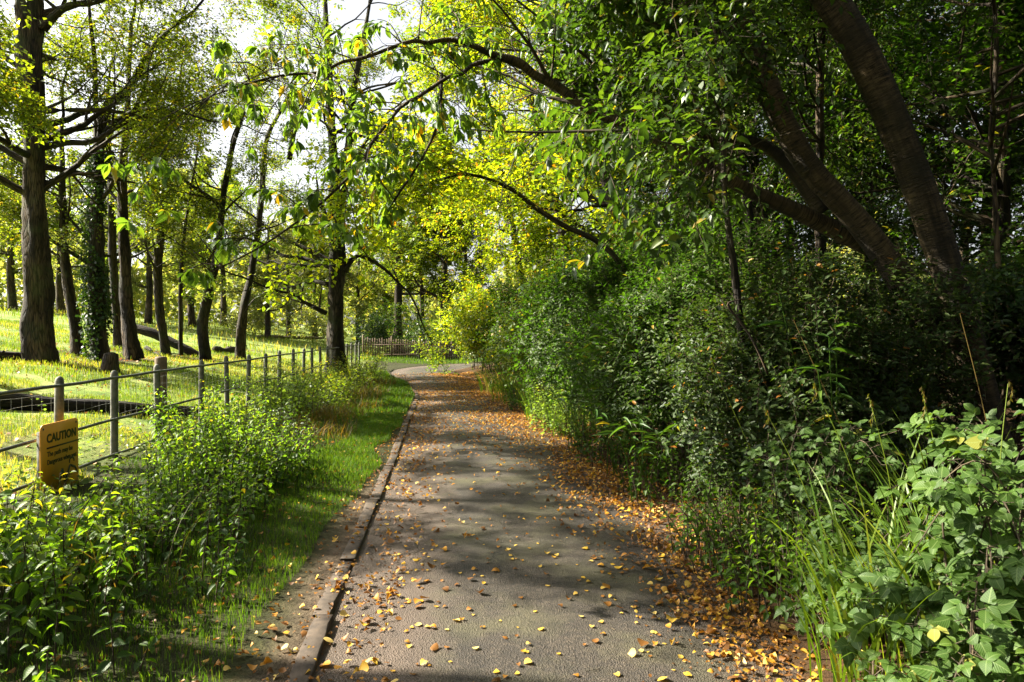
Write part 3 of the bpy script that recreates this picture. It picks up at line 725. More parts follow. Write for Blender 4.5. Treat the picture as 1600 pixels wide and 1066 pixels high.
px_tree('meadow_tree', 'dark trunk leaning right as it rises, third from the big tree by the path',
        [[(320, 563, 19), (318, 500, 19), (330, 440, 17), (342, 380, 14), (350, 300, 11), (366, 220, 9), (390, 150, 6)]], mb(320, 563), 28, 'leaf_alder', limbs=11, z0=3.0, LL=(1.6, 3.0), gap=(.9, .12), per=10,
        extra=[[(348, 330, 7), (330, 310, 6), (300, 290, 5), (262, 262, 3)]])
px_tree('meadow_tree', 'sinuous dark trunk curving right, nearest meadow tree to the big tree by the path',
        [[(376, 561, 17), (378, 500, 17), (390, 440, 14), (402, 370, 12), (410, 290, 10), (416, 220, 9), (440, 170, 7), (462, 130, 5)]], mb(376, 561), 29, 'leaf_alder', limbs=10, z0=3.0, LL=(1.6, 3.0), gap=(.9, .12), per=10,
        extra=[[(452, 250, 9), (460, 200, 8), (466, 165, 6), (500, 155, 5)]])
px_tree('path_tree', 'tall black-trunked tree standing at the fence line beside the path, forked into two stems',
        [[(525, 600, 46), (524, 560, 36), (525, 480, 32), (527, 380, 30), (524, 300, 24), (520, 230, 18), (516, 160, 15), (512, 80, 12), (508, 0, 9), (500, -120, 6)],
         [(530, 330, 22), (540, 270, 20), (546, 220, 17), (549, 170, 14), (560, 100, 10), (575, 20, 7), (590, -80, 5)]], 23.5, 30, 'leaf_lime', limbs=24, z0=2.8, LL=(2.2, 4.6), ll=.10, gap=(.6, .15), per=5, k=16,
        extra=[[(514, 410, 12), (495, 398, 9), (470, 385, 7), (445, 375, 5)], [(513, 445, 9), (490, 440, 7), (462, 448, 5), (430, 452, 3)], [(538, 425, 9), (560, 400, 7), (600, 420, 5), (625, 445, 4)],
               [(510, 490, 8), (490, 480, 7), (475, 472, 5)]], group=None, flare=1.5)

auto_tree('meadow_tree', 'meadow tree added outside the left edge for shade, its leaves hanging in at the top left', G(-10.8, 8.4), 8, .2, 38, 'leaf_alder', z0=4.6, limbs=11, LL=(1.6, 3.2), gap=(.9, .12), per=10, group=MG)  # this and the next two trees are added out of frame to cast shade
auto_tree('meadow_tree', 'thin meadow tree added just outside the left edge to streak the path with shade', G(-10.6, 12.0), 8.5, .16, 39, 'leaf_alder', z0=4.2, limbs=14, LL=(1.6, 3.2), gap=(.9, .12), per=10, group=MG)
auto_tree('meadow_tree', 'tall unseen meadow tree added to shade the brambles', G(-9.4, 4.9), 13, .2, 40, 'leaf_alder', z0=8.7, limbs=11, LL=(1.8, 3.4), gap=(.9, .1), per=8, group=MG)  # crown kept high so its added shade clears the nettles
r = np.random.default_rng(301); ivt = [o for o in bpy.data.objects if o.get('label', '').startswith('dark ivy-grown')][0]
Pi, ri = pixline([(160, 568, 30), (152, 500, 29), (150, 430, 27), (152, 330, 24), (155, 240, 19)], mb(160, 566)); q = smooth_pts(np.column_stack([Pi, ri]), 60); n = 4200
ii = (60 * r.uniform(0, 1, n) ** 1.0).astype(int).clip(0, 59); an = r.uniform(0, 6.283, n); O = np.column_stack([np.cos(an), np.sin(an), 0 * an])
P = q[ii, :3] + O * (q[ii, 3] * .85 + np.abs(r.normal(0, .09, n)))[:, None] + r.normal(0, .04, (n, 3)); keep = Noise3(r, 1.6)(P) > -.3; P, O = P[keep], O[keep]
leafmesh('ivy', P, O * .4 + r.normal(0, .4, P.shape) - [0, 0, .5], O + r.normal(0, .4, P.shape), r.uniform(.06, .11, len(P)), .8, 'd4', r, M['leaf_shade'], ivt)
# trees far across the meadow and behind the bend: three kinds, the rest are copies
FG = 'far trees beyond the meadow'
def far_xy(px, Y): x = (px - CXP) / FPX * Y; return G(x, Y)
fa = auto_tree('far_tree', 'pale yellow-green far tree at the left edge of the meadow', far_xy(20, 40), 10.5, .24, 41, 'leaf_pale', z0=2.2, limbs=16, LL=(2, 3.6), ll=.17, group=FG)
fb = auto_tree('far_tree', 'dull green far tree behind the thickest meadow trunk', far_xy(95, 44), 11.5, .26, 42, 'leaf_lime', z0=2.6, limbs=17, LL=(2, 3.8), ll=.17, group=FG)
fc = auto_tree('far_tree', 'dense olive far tree with a rounded crown seen between the middle meadow trunks', far_xy(300, 46), 10, .25, 43, 'leaf_alder', z0=1.8, limbs=18, LL=(2, 3.4), ll=.17, group=FG)
for src, px, Y, rz, s, lb in (
        (fc, -60, 52, 1, 1.1, 'olive far tree cut by the left edge of the picture'),
        (fb, 165, 50, 2.2, .95, 'dull green far tree behind the ivy-grown fork'),
        (fa, 232, 42, 3.1, .9, 'pale far tree behind the slender bowed trunk'),
        (fb, 350, 54, 4.2, 1.0, 'dull green far tree beyond the rightward-leaning trunk'),
        (fa, 418, 44, 5.0, .75, 'pale sunlit far tree right of the sinuous trunk'),
        (fa, 452, 52, .6, .8, 'pale sunlit far tree with a bare lower trunk left of the path tree'),
        (fc, 492, 60, 1.7, .85, 'olive far tree just left of the path tree'),
        (fc, 600, 58, 2.9, 1.0, 'olive far tree over the bend of the path'),
        (fb, 660, 50, 3.6, .9, 'dull green far tree above the picket fence at the bend'),
        (fc, 695, 46, 2.1, 1.35, 'tall olive far tree filling the view over the bend'),
        (fb, 622, 47, .3, 1.3, 'tall dull green far tree over the left side of the bend'),
        (fa, 560, 54, 5.4, .9, 'pale far tree right of the path tree'),
        (fc, 730, 52, .9, 1.1, 'olive far tree behind the yellow tree at the bend')):
    dup(src, far_xy(px, Y), rz, s, lb)
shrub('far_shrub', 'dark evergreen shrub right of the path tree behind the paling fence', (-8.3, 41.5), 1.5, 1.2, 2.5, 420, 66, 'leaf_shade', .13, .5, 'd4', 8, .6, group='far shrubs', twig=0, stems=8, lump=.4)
r = np.random.default_rng(77)
n = 80000; a = r.uniform(-1.05, .62, n); rad = r.uniform(62, 95, n); x = rad * np.sin(a); y = rad * np.cos(a)
h = r.uniform(0, 1, n) ** .8 * (8 + 2.5 * np.sin(a * 17) + 2 * np.sin(a * 41 + 1)) ; P = np.column_stack([x, y, gz(x, y) + h])
nzw = Noise3(r, .35); P = P[nzw(P) > -.5]
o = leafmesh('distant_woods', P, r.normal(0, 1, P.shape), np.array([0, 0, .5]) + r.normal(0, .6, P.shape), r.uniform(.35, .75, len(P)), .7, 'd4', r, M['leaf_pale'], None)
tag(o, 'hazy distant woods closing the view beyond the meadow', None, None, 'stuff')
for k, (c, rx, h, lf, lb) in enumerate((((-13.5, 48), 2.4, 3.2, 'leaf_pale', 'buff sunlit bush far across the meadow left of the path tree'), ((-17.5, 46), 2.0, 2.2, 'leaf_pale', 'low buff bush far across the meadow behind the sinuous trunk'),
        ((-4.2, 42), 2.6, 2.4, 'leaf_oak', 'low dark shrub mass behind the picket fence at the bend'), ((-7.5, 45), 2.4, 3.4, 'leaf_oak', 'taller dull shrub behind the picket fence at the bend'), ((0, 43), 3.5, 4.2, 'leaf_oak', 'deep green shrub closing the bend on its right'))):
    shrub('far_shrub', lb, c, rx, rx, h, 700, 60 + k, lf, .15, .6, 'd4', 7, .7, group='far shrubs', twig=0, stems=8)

# ------------------------------------------------------------------ fallen wood in the meadow
def log(name, label, a, b, w0, w1, seed, sag=0, bark='bark_dark', drop=False):
    r = np.random.default_rng(seed); pa, pb = gp(*a), gp(*b); r0 = w0 / 2 / FPX * pa[1]; r1 = w1 / 2 / FPX * pb[1]
    t = np.linspace(0, 1, 18); P = pa + (pb - pa) * t[:, None]; rr = r0 + (r1 - r0) * t
    P[:, 2] = gz(P[:, 0], P[:, 1]) + rr * .8; P[:, 1] += .08 * np.sin(t * 6); P[:, 2] += sag * np.sin(t * 9 + 1)
    g = Geo(); g.tube(P, rr, 12, True, .16, r)
    for q in (5, 11, 14):
        d = r.normal(0, 1, 3); d[2] = abs(d[2]); d = nrm(d); g.tube([P[q], P[q] + d * rr[q] * 1.6], [rr[q] * .4, rr[q] * .25], 6, True, .1, r)
    tag(g.build(name, M[bark]), label, 'log')
log('fallen_log', 'long dark fallen log lying on the grass just behind the fence', (-60, 640), (308, 652), 30, 18, 91, .02)
log('fallen_log', 'dark rotten log lying behind the foot of the thickest meadow tree', (-30, 562), (48, 562), 15, 12, 92)
log('fallen_branch', 'short crooked dead branch on the sunlit grass between meadow trunks', (228, 548), (252, 558), 6, 3, 93, .05)
log('fallen_log', 'pale sunlit log far across the meadow right of the leaning trunk', (400, 528), (505, 530), 5, 4, 94, 0, 'bark_pale')
log('fallen_log', 'lumpy brown log on the sunlit meadow between the two curved trunks', (335, 551), (368, 549), 9, 8, 95, .03, 'bark_brown')
g = Geo(); r = np.random.default_rng(96); Yf = mb(318, 563) + 1.0
P, rad = stem_tube(g, [(205, 512, 13), (235, 520, 14), (262, 532, 13), (290, 545, 14), (314, 560, 15)], Yf, 16, 9, r, .12)
tag(g.build('fallen_log', M['bark_dark']), 'dark dead trunk propped aslant between the meadow trees', 'log')
g = Geo(); b = gp(172, 582); g.tube(b + np.array([(0, 0, -.1), (0, 0, .12), (.02, 0, .3), (.03, 0, .42), (.03, 0, .46)]), [.26, .2, .17, .15, .05], 12, True, .2, r)
tag(g.build('tree_stump', M['bark_brown']), 'low mossy stump at the foot of the ivy-grown fork', 'stump')

# ------------------------------------------------------------------ picket fence at the bend
pf = empty('picket_fence', (-5, 38, .2), 'brown upright paling fence across the far side of the bend', 'fence')
pa, pb = np.array([-8.2, 37.6]), np.array([-2.0, 39.4]); r = np.random.default_rng(12); g = Geo()
L = np.linalg.norm(pb - pa); dv2 = np.append((pb - pa) / L, 0); nv2 = np.array([-dv2[1], dv2[0], 0])
for s in np.arange(0, L, .13):
    p = np.append(pa, 0) + dv2 * s; h = r.uniform(1.0, 1.12); z = float(gz(p[0], p[1])); g.box((p[0], p[1], z + h / 2), (.065, .018, h), nrm(dv2 + r.normal(0, .02, 3) * [1, 1, 0]), nv2)
g.build('paling', M['timber'], pf, False)
for hh in (.3, .85):
    g = Geo(); q = np.append((pa + pb) / 2, 0) - nv2 * .03; g.box((q[0], q[1], hh + float(gz(q[0], q[1]))), (L, .03, .06), dv2, nv2); g.build('rail', M['timber'], pf, False)
for s in np.arange(0, L + .1, 1.55):
    g = Geo(); p = np.append(pa, 0) + dv2 * s - nv2 * .08; z = float(gz(p[0], p[1])); g.tube([(p[0], p[1], z - .05), (p[0], p[1], z + 1.2), (p[0], p[1], z + 1.22)], [.05, .05, .02], 8); g.build('post', M['timber'], pf)

# ------------------------------------------------------------------ right-hand side: woodland behind
auto_tree('overhanging_tree', 'broad yellow-green tree arching over the path from the right', G(2.9, 15.5), 11, .17, 101, 'leaf_yellow', (-2.2, 0), 2.0, 24, (2.0, 3.8), .095, gap=(.5, -.45), azf=(2.9, 1.3))
auto_tree('overhanging_tree', 'glowing yellow tree leaning over the path before the bend', G(2.2, 20.5), 12, .19, 102, 'leaf_yellow', (-2.6, .5), 2.2, 26, (2.2, 4.2), .11, gap=(.5, -.45), azf=(2.9, 1.3))
auto_tree('overhanging_tree', 'bright yellow tree on the inside of the bend', G(.8, 26.5), 12, .2, 103, 'leaf_yellow', (-2.0, .5), 1.6, 26, (2.2, 4.2), .12, gap=(.5, -.5), azf=(2.9, 1.5))
auto_tree('overhanging_tree', 'green-gold tree with its crown closing the tunnel over the bend', G(3.5, 34), 13, .22, 104, 'leaf_yellow', (-3.0, 0), 2.0, 26, (2.4, 4.4), .14, gap=(.5, -.5))
sh = auto_tree('woodland_tree', 'deep green woodland tree behind the leaning cherry trunks', G(6.4, 9.2), 9, .13, 105, 'leaf_hedge', (.3, 0), .5, 34, (1.6, 3.0), .085, wr=.75, gap=(.8, -.5), group='woodland trees behind the hedge', per=6, m=7)
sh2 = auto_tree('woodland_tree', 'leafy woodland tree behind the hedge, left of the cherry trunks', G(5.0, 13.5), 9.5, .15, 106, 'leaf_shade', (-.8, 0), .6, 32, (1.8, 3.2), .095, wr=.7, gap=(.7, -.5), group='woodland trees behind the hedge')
for src, x, y, rz, s, lb in ((sh2, 8.6, 12.5, 1, 1.05, 'woodland tree deep behind the right-hand cherry trunk'), (sh, 9.6, 8.2, 2.4, 1.05, 'woodland tree at the right edge of the picture'), (sh, 4.6, 18.5, 3.3, 1.1, 'woodland tree behind the middle of the hedge'),
        (sh2, 9.5, 18, 4.1, 1.15, 'woodland tree in the deep shade beyond the cherry'), (sh2, 6.2, 24, 5.2, 1.15, 'woodland tree behind the glowing yellow tree'), (sh, 12.5, 13, .5, 1.15, 'woodland tree deepest in shade at the far right')):
    dup(src, G(x, y), rz, s, lb)
for src, x, y, rz, s, lb in ((sh2, 6.8, 2.6, 1.4, 1.05, 'woodland tree added beside the camera on the right for shade'), (sh, 5.2, -2.2, 2.9, 1.05, 'woodland tree added just behind the camera on the right for shade'), (sh2, 3.2, -6.5, 4.0, 1.1, 'woodland tree added behind the camera at the path edge to block the sky'),  # unseen trees beside and behind the camera, added to block sky light
        (sh, -3.6, -6.0, .3, 1.1, 'woodland tree added behind the camera across the path to block the sky'), (sh2, -8.0, -5.5, 5.5, 1.1, 'woodland tree added behind the camera by the fence to block the sky'), (sh2, .2, -10.5, 2.0, 1.2, 'woodland tree added to close off the sky over the path behind the camera'), (sh, 9.8, -1.0, 1.9, 1.2, 'unseen woodland tree added deep in the wood behind the camera for shade'),
        (sh, 13.5, 20, 2.7, 1.2, 'woodland tree deep in the wood past the right edge'), (sh2, 13.0, 6.5, 3.7, 1.2, 'woodland tree deep in the wood beyond the right edge of the picture'), (sh2, 9.5, 23.5, .8, 1.3, 'woodland tree filling the gap between the cherry trunks'), (sh, 7.6, 19.5, 3.9, 1.25, 'woodland tree seen above the second cherry trunk'), (sh2, 12.5, 28, 2.2, 1.3, 'woodland tree deepest behind the glowing trees'), (sh, 8.0, 30, 4.7, 1.2, 'woodland tree deep behind the bend on the right')):
    dup(src, G(x, y), rz, s, lb)
auto_tree('canopy_tree', 'slim tree whose dark leafy crown hangs over the right of the path', G(4.0, 8.8), 8.5, .075, 107, 'leaf_oak', (-.5, -1.0), 3.0, 30, (1.3, 2.6), .085, wr=.42, tpl='d6', gap=(.8, -.55), droop=.6, azf=(3.3, 1.2), m=8)
auto_tree('canopy_tree', 'dim canopy tree overhanging the middle hedge', G(4.0, 11.4), 9, .10, 108, 'leaf_oak', (-.6, -.2), 3.0, 22, (1.3, 2.6), .09, wr=.5, gap=(.7, -.5), droop=.5, azf=(3.0, 1.1))

# the leaning cherry: two trunks from one stool, a third limb arching over the path
rc = np.random.default_rng(120)
cherry = empty('cherry_tree', G(3.75, 5.7) - np.array([0, 0, .1]), 'leaning cherry with ringed bark and two thick trunks, one limb arching over the path', 'tree')
cends = []
g = Geo()
P1, r1 = stem_tube(g, [(1590, 830, 74), (1545, 680, 55), (1508, 520, 46), (1462, 370, 45), (1408, 220, 46), (1350, 90, 48), (1285, -20, 49), (1200, -160, 66), (1080, -330, 50)], 5.6, 60, 28, rc, .05, foot=.3, flare=1.3)
g.build('trunk', M['bark_cherry'], cherry)
g = Geo()
P2, r2 = stem_tube(g, [(1575, 800, 78), (1480, 560, 66), (1400, 425, 42), (1335, 340, 38), (1270, 270, 37), (1222, 190, 38), (1175, 70, 36), (1130, -40, 46), (1060, -200, 38)], 6.0, 56, 24, rc, .05)
g.build('trunk', M['bark_cherry'], cherry)
g = Geo()
P3, r3 = stem_tube(g, [(1390, 400, 34), (1310, 362, 30), (1240, 328, 26), (1150, 287, 22), (1060, 232, 19), (960, 188, 17), (912, 166, 15), (870, 135, 15), (836, 118, 13), (810, 98, 14), (770, 86, 11), (735, 70, 8), (700, 62, 7), (668, 67, 6), (640, 65, 6), (570, 90, 5), (535, 97, 5), (500, 113, 4), (450, 117, 4), (400, 127, 3), (330, 150, 2)], 6.3, 70, 12, rc, .09, Y1=5.0)
P4, r4 = stem_tube(g, [(795, 92, 9), (745, 99, 7), (720, 116, 7), (700, 121, 6), (650, 154, 6), (628, 166, 6), (610, 187, 5), (580, 225, 5), (566, 256, 5), (552, 270, 4), (505, 315, 4), (460, 350, 3), (400, 390, 3), (330, 425, 2)], 5.7, 44, 8, rc, .08, Y1=4.7)
P5, r5 = stem_tube(g, [(690, 115, 6), (688, 160, 6), (680, 205, 5), (655, 255, 4), (625, 300, 4), (598, 340, 3)], 5.6, 24, 6, rc, .08, Y1=5.2)
P7, r7 = stem_tube(g, [(1205, 160, 24), (1130, 100, 16), (1080, 20, 13), (1062, -60, 11)], 6.3, 16, 8, rc, .08)
P8, r8 = stem_tube(g, [(1290, 330, 34), (1200, 230, 17), (1080, 205, 13), (960, 140, 10), (930, 60, 8)], 6.6, 24, 8, rc, .08, Y1=7.0)
g.build('limbs', M['bark_cherry'], cherry)
g = Geo()
# leafy twigs: drooping rosettes at the twig ends
def rosettes(PP, rng, step, ln, lo=0.0, hi=1.0):
    tips = []; n = len(PP); i = int(lo * n)
    L = np.linalg.norm(PP[1] - PP[0])
    while i < hi * n:
        d = nrm(rng.normal(0, 1, 3) * [1, 1, .6] + [0, 0, -.05]); l = rng.uniform(*ln)
        mid = PP[i] + d * l * .5 + [0, 0, .03]; e = PP[i] + d * l - [0, 0, .10 * l]
        g.tube(smooth_pts([PP[i], mid, e], 5), np.linspace(.006, .0025, 5), 4, False); tips.append((e, nrm(e - mid)))
        if rng.uniform() < .7:
            d2 = nrm(d + rng.normal(0, .6, 3)); e2 = mid + d2 * l * .5; g.tube([mid, (mid + e2) / 2, e2], [.004, .003, .002], 4, False); tips.append((e2, d2))
        i += max(1, int(step / L * rng.uniform(.6, 1.4)))
    return tips
tips = rosettes(P3, rc, .11, (.2, .75), .52) + rosettes(P4, rc, .12, (.15, .5), .08) + rosettes(P5, rc, .22, (.12, .3), .2)
# hanging sprays seen against the meadow trees, each on a thin twig from the nearest limb
allb = np.vstack([P3[35:], P4, P5])
for (px, py, Yq) in ((205, 262, 4.4), (240, 258, 4.4), (265, 275, 4.45), (170, 255, 4.35), (215, 300, 4.4), (250, 320, 4.45), (195, 342, 4.35), (330, 62, 4.7), (350, 55, 4.7), (430, 40, 4.8), (470, 60, 4.9), (445, 90, 4.9), (500, 100, 5), (420, 75, 4.8), (520, 40, 5.0), (560, 60, 5.1), (590, 30, 5.2), (630, 95, 5.2), (455, 190, 4.8),
                     (395, 290, 4.7), (420, 300, 4.7), (520, 245, 4.9), (545, 262, 4.9), (505, 265, 4.9), (600, 330, 5.2), (580, 345, 5.1), (500, 350, 4.9), (470, 320, 4.8), (690, 20, 5.3), (730, 40, 5.4), (760, 150, 5.5), (720, 195, 5.5), (690, 180, 5.4), (640, 190, 5.3), (745, 215, 5.6), (400, 180, 4.8), (560, 375, 5.0), (780, 200, 5.8), (810, 235, 6.0)):
    e = at(px, py, Yq); j = np.argmin(np.linalg.norm(allb - e - np.array([0, 0, .25]), axis=1)); s = allb[j]; mid = (s + e) / 2 + np.array([0, 0, .06])
    g.tube(smooth_pts([s, mid, e], 8), np.linspace(.005, .002, 8), 4, False); tips.append((e, nrm(e - mid)))
g.build('twigs', M['bark_twig'], cherry)
E = np.array([t[0] for t in tips]); D = np.array([t[1] for t in tips]); kk = 11
E2 = np.repeat(E, kk, 0); az = rc.uniform(0, 6.283, len(E2))
Dd = np.column_stack([np.cos(az), np.sin(az), rc.normal(-.75, .35, len(E2))]) + np.repeat(D, kk, 0) * .5
Pl = E2 - np.repeat(D, kk, 0) * rc.uniform(0, .10, len(E2))[:, None] + nrm(Dd) * .025
rn = np.clip(rc.beta(2, 2.4, len(E2)) + np.repeat(rc.normal(0, .1, len(E)), kk) + (rc.uniform(0, 1, len(E2)) > .93) * .5, 0, 1)
leafmesh('leaves', Pl, Dd, np.array([0, 0, 1.0]) + rc.normal(0, .35, Pl.shape), rc.uniform(.05, .11, len(Pl)), .46, 'ch', rc, M['leaf_cherry'], cherry, rnd=rn)
# upper cherry crown
g = Geo(); ends = []
for PP, rr, lo in ((P1, r1, 46), (P2, r2, 42), (P7, r7, 5), (P8, r8, 6), (P3, r3, 8)):
    for q in range(7 if PP is not P3 else 8):
        i = rc.integers(lo, len(PP)) if PP is not P3 else rc.integers(8, 26)
        az = rc.normal(2.9, 1.2); grow(rc, PP[i], [math.cos(az), math.sin(az), rc.uniform(.0, .7)], rc.uniform(1.0, 2.1), max(.02, rr[i] * .25), 2, g, ends, nch=4, k=5, wander=.2)
ends = [e for e in ends if CXP + FPX * e[0][0] / e[0][1] > 880 and (e[0][1] > 6.1 or CXP + FPX * e[0][0] / e[0][1] < 1120)]   # the trunks stand in front of the crown
crown_from_ends(rc, ends, 3, .35, 7, .105, .5, 'd6', M['leaf_oak'], cherry, g, droop=.7, gap=(.9, -.6))
g.build('branches', M['bark_twig'], cherry)

px_tree('leaning_tree', 'small dark tree leaning out of the hedge with a long branch over the path', [[(1045, 640, 13), (1015, 500, 12), (955, 395, 11), (880, 352, 10), (840, 327, 9), (800, 296, 8), (750, 276, 6), (700, 270, 5), (660, 250, 3)], [(715, 273, 5), (660, 290, 4), (620, 318, 3), (585, 352, 2)]], 9.2, 123, 'leaf_yellow', limbs=8, z0=2.6, LL=(.5, 1.3), ll=.085, depth=1, nch=4, slen=.35, group=None, k=9, flare=1.1)
sap = px_tree('sapling', 'thin straight sapling rising out of the hedge in front of the cherry limb', [[(1162, 560, 14), (1150, 440, 14), (1140, 370, 13), (1132, 300, 12), (1130, 220, 11), (1128, 130, 9), (1115, 30, 7)]], 5.2, 121, 'leaf_oak', limbs=7, z0=2.9, LL=(.5, 1.0), ll=.08, wr=.45, bark='bark_dark', depth=1, nch=3, slen=.3, group=None, k=10, droop=.6)
sap2 = px_tree('sapling', 'pale crooked sapling among the bright leaves at the far right', [[(1560, 420, 10), (1553, 280, 9), (1548, 210, 9), (1555, 120, 10), (1556, 40, 8), (1548, -40, 6)]], 6.4, 122, 'leaf_hedge', limbs=20, z0=1.6, LL=(.8, 1.9), ll=.075, wr=.7, bark='bark_brown', depth=1, nch=3, slen=.3, group=None, k=8)

# ------------------------------------------------------------------ hedge along the right side
HG = 'shrubs of the hedge along the path'
shrub('privet_shrub', 'dark glossy privet shrub in front of the sapling, its lower leaves catching the light', (2.25, 5.3), .95, 1.0, 1.7, 3300, 131, 'leaf_privet', .055, .5, 'd6', 9, .26, group=HG, stems=24, shell=.55)
shrub('privet_shrub', 'tall dark privet shrub below the cherry trunks', (3.0, 6.1), 1.15, 1.1, 2.0, 3200, 132, 'leaf_privet', .057, .5, 'd6', 9, .28, group=HG, stems=24, shell=.55)
shrub('privet_shrub', 'small-leaved glossy shrub bulging over the leaf-strewn edge of the path', (2.0, 7.5), 1.1, 1.2, 2.4, 3600, 133, 'leaf_hedge', .058, .5, 'd6', 9, .28, group=HG, stems=22, shell=.55)
shrub('hedge_shrub', 'rounded green shrub with pale-flecked leaves beyond the privet', (1.65, 9.8), 1.15, 1.4, 2.7, 3000, 134, 'leaf_hedge', .065, .55, 'd6', 8, .32, group=HG, shell=.55)
shrub('hedge_shrub', 'taller green shrub behind the bamboo stalks', (2.5, 9.2), 1.3, 1.4, 3.0, 1900, 135, 'leaf_hedge', .065, .55, 'd6', 8, .32, group=HG, shell=.5)
shrub('hedge_shrub', 'dense mid-green shrub halfway along the hedge with a dark hollow beside it', (1.25, 12.6), 1.2, 1.5, 3.0, 2600, 136, 'leaf_hedge', .076, .55, 'd6', 8, .36, group=HG, shell=.5)
shrub('hedge_shrub', 'large shrub behind the dark hollow in the hedge', (2.2, 14.2), 1.5, 1.6, 3.3, 1800, 137, 'leaf_lime', .082, .6, 'd4', 8, .4, group=HG)
shrub('hedge_shrub', 'bright green shrub where the path narrows ahead', (.75, 16.4), 1.25, 1.7, 3.0, 1700, 138, 'leaf_lime', .085, .6, 'd4', 8, .4, group=HG)
shrub('hedge_shrub', 'silvery sunlit shrub just before the bend', (.35, 20.2), 1.3, 1.9, 3.0, 1700, 139, 'leaf_hedge', .095, .6, 'd4', 8, .42, group=HG, bias=.15)
shrub('hedge_shrub', 'yellowing shrub at the inside of the bend', (-.75, 24.6), 1.4, 1.8, 2.9, 1600, 140, 'leaf_lime', .11, .6, 'd4', 8, .45, group=HG, bias=.15)
shrub('hedge_shrub', 'lemon-yellow shrub at the very corner of the bend', (-1.2, 27.6), 1.3, 1.6, 3.4, 1300, 141, 'leaf_yellow', .12, .6, 'd4', 8, .45, group=HG)
shrub('hedge_shrub', 'tall green shrub behind the silvery one', (1.6, 22), 1.6, 2.2, 4.4, 1500, 142, 'leaf_lime', .10, .6, 'd4', 8, .45, group=HG)
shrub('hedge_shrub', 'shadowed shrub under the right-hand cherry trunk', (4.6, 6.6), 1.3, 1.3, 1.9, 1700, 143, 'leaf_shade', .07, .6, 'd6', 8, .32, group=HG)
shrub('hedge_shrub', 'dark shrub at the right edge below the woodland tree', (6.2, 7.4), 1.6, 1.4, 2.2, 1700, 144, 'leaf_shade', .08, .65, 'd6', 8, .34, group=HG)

# low leafy weeds and overhanging grass along the foot of the hedge
LG = 'weeds at the foot of the hedge'
for k, (c, rx, ry, h, nsp, lf, ll, bi, lb) in enumerate((
        ((1.62, 4.75), .45, .6, .75, 500, 'leaf_hedge', .055, .1, 'light-leaved weed clump in front of the first privet'),
        ((1.72, 3.95), .45, .5, .62, 460, 'leaf_nettle', .055, .0, 'sunlit weed clump beside the bramble nearest the path'),
        ((1.48, 6.6), .4, .7, .6, 360, 'leaf_hedge', .06, .0, 'weed clump at the foot of the glossy shrub'),
        ((1.25, 8.6), .45, .8, .7, 360, 'leaf_hedge', .065, .05, 'weed clump below the bamboo stalks'),
        ((.85, 11.0), .5, .9, .8, 360, 'leaf_nettle', .07, .0, 'weed clump at the foot of the mid-green shrub'),
        ((.45, 14.0), .5, 1.0, .8, 320, 'leaf_hedge', .075, .1, 'weed clump edging the leaf carpet before the bend'))):
    stem_clump('weed_clump', lb, c, rx, ry, h, int(nsp * .22), 160 + k, lf, ll, 'ov' if c[1] < 7 else 'd6', bi, LG)

def tuft(name, label, c, n, ln, wd, seed, mat, cat='grass', spread=.15, curve=(.8, 2.2), group=None, aim=None, bias=0):
    r = np.random.default_rng(seed); b = G(*c); root_xy = np.clip(r.normal(0, spread, (n, 2)), -1.5 * spread, 1.5 * spread)
    P = np.column_stack([b[0] + root_xy[:, 0], b[1] + root_xy[:, 1], gz(b[0] + root_xy[:, 0], b[1] + root_xy[:, 1]) - .02])
    az = r.uniform(0, 6.283, n) if aim is None else r.normal(aim[0], aim[1], n)
    o = blades(name, P - b, ln * r.uniform(.55, 1.15, n), az, r.uniform(*curve, n), wd, 7, r, M[mat], None, np.clip(r.beta(2, 2.2, n) + bias, 0, 1))
    o.location = b; return tag(o, label, cat, group)
TG = 'arching grass tufts beside the path'
tuft('sedge_tuft', 'broad-bladed arching sedge in the middle of the brambles', (1.95, 3.35), 85, 1.0, .017, 171, 'sedge', group=TG, curve=(.7, 2.1), aim=(3.1, 1.3))
tuft('sedge_tuft', 'bright arching sedge in front of the bramble leaves', (1.60, 2.95), 75, .95, .015, 178, 'sedge', group=TG, curve=(.6, 2.1), aim=(2.6, 1.4), bias=.1)
tuft('sedge_tuft', 'arching sedge tuft behind the large bramble leaves', (2.35, 3.75), 70, 1.05, .016, 172, 'sedge', group=TG, curve=(.5, 1.8))
tuft('sedge_tuft', 'small bright grass tuft low at the right foreground', (1.62, 2.42), 34, .55, .012, 173, 'sedge', group=TG, bias=.1)
tuft('sedge_tuft', 'fine drooping grass tuft below the bamboo at the path edge', (1.05, 10.6), 160, .95, .011, 174, 'grass', group=TG, spread=.28, aim=(3.3, .9))
tuft('sedge_tuft', 'long drooping grass tuft spilling over the leaf carpet', (.72, 12.4), 180, 1.0, .012, 175, 'grass', group=TG, spread=.3, aim=(3.3, .9))
tuft('sedge_tuft', 'grey-green drooping grass at the foot of the bright shrub', (.1, 15.6), 200, 1.0, .014, 176, 'grass', group=TG, spread=.35, aim=(3.3, .9), bias=.2)
tuft('sedge_tuft', 'silvery grass tuft where the leaf carpet ends', (-.2, 18.0), 200, 1.0, .016, 177, 'grass', group=TG, spread=.4, aim=(3.3, .9), bias=.25)

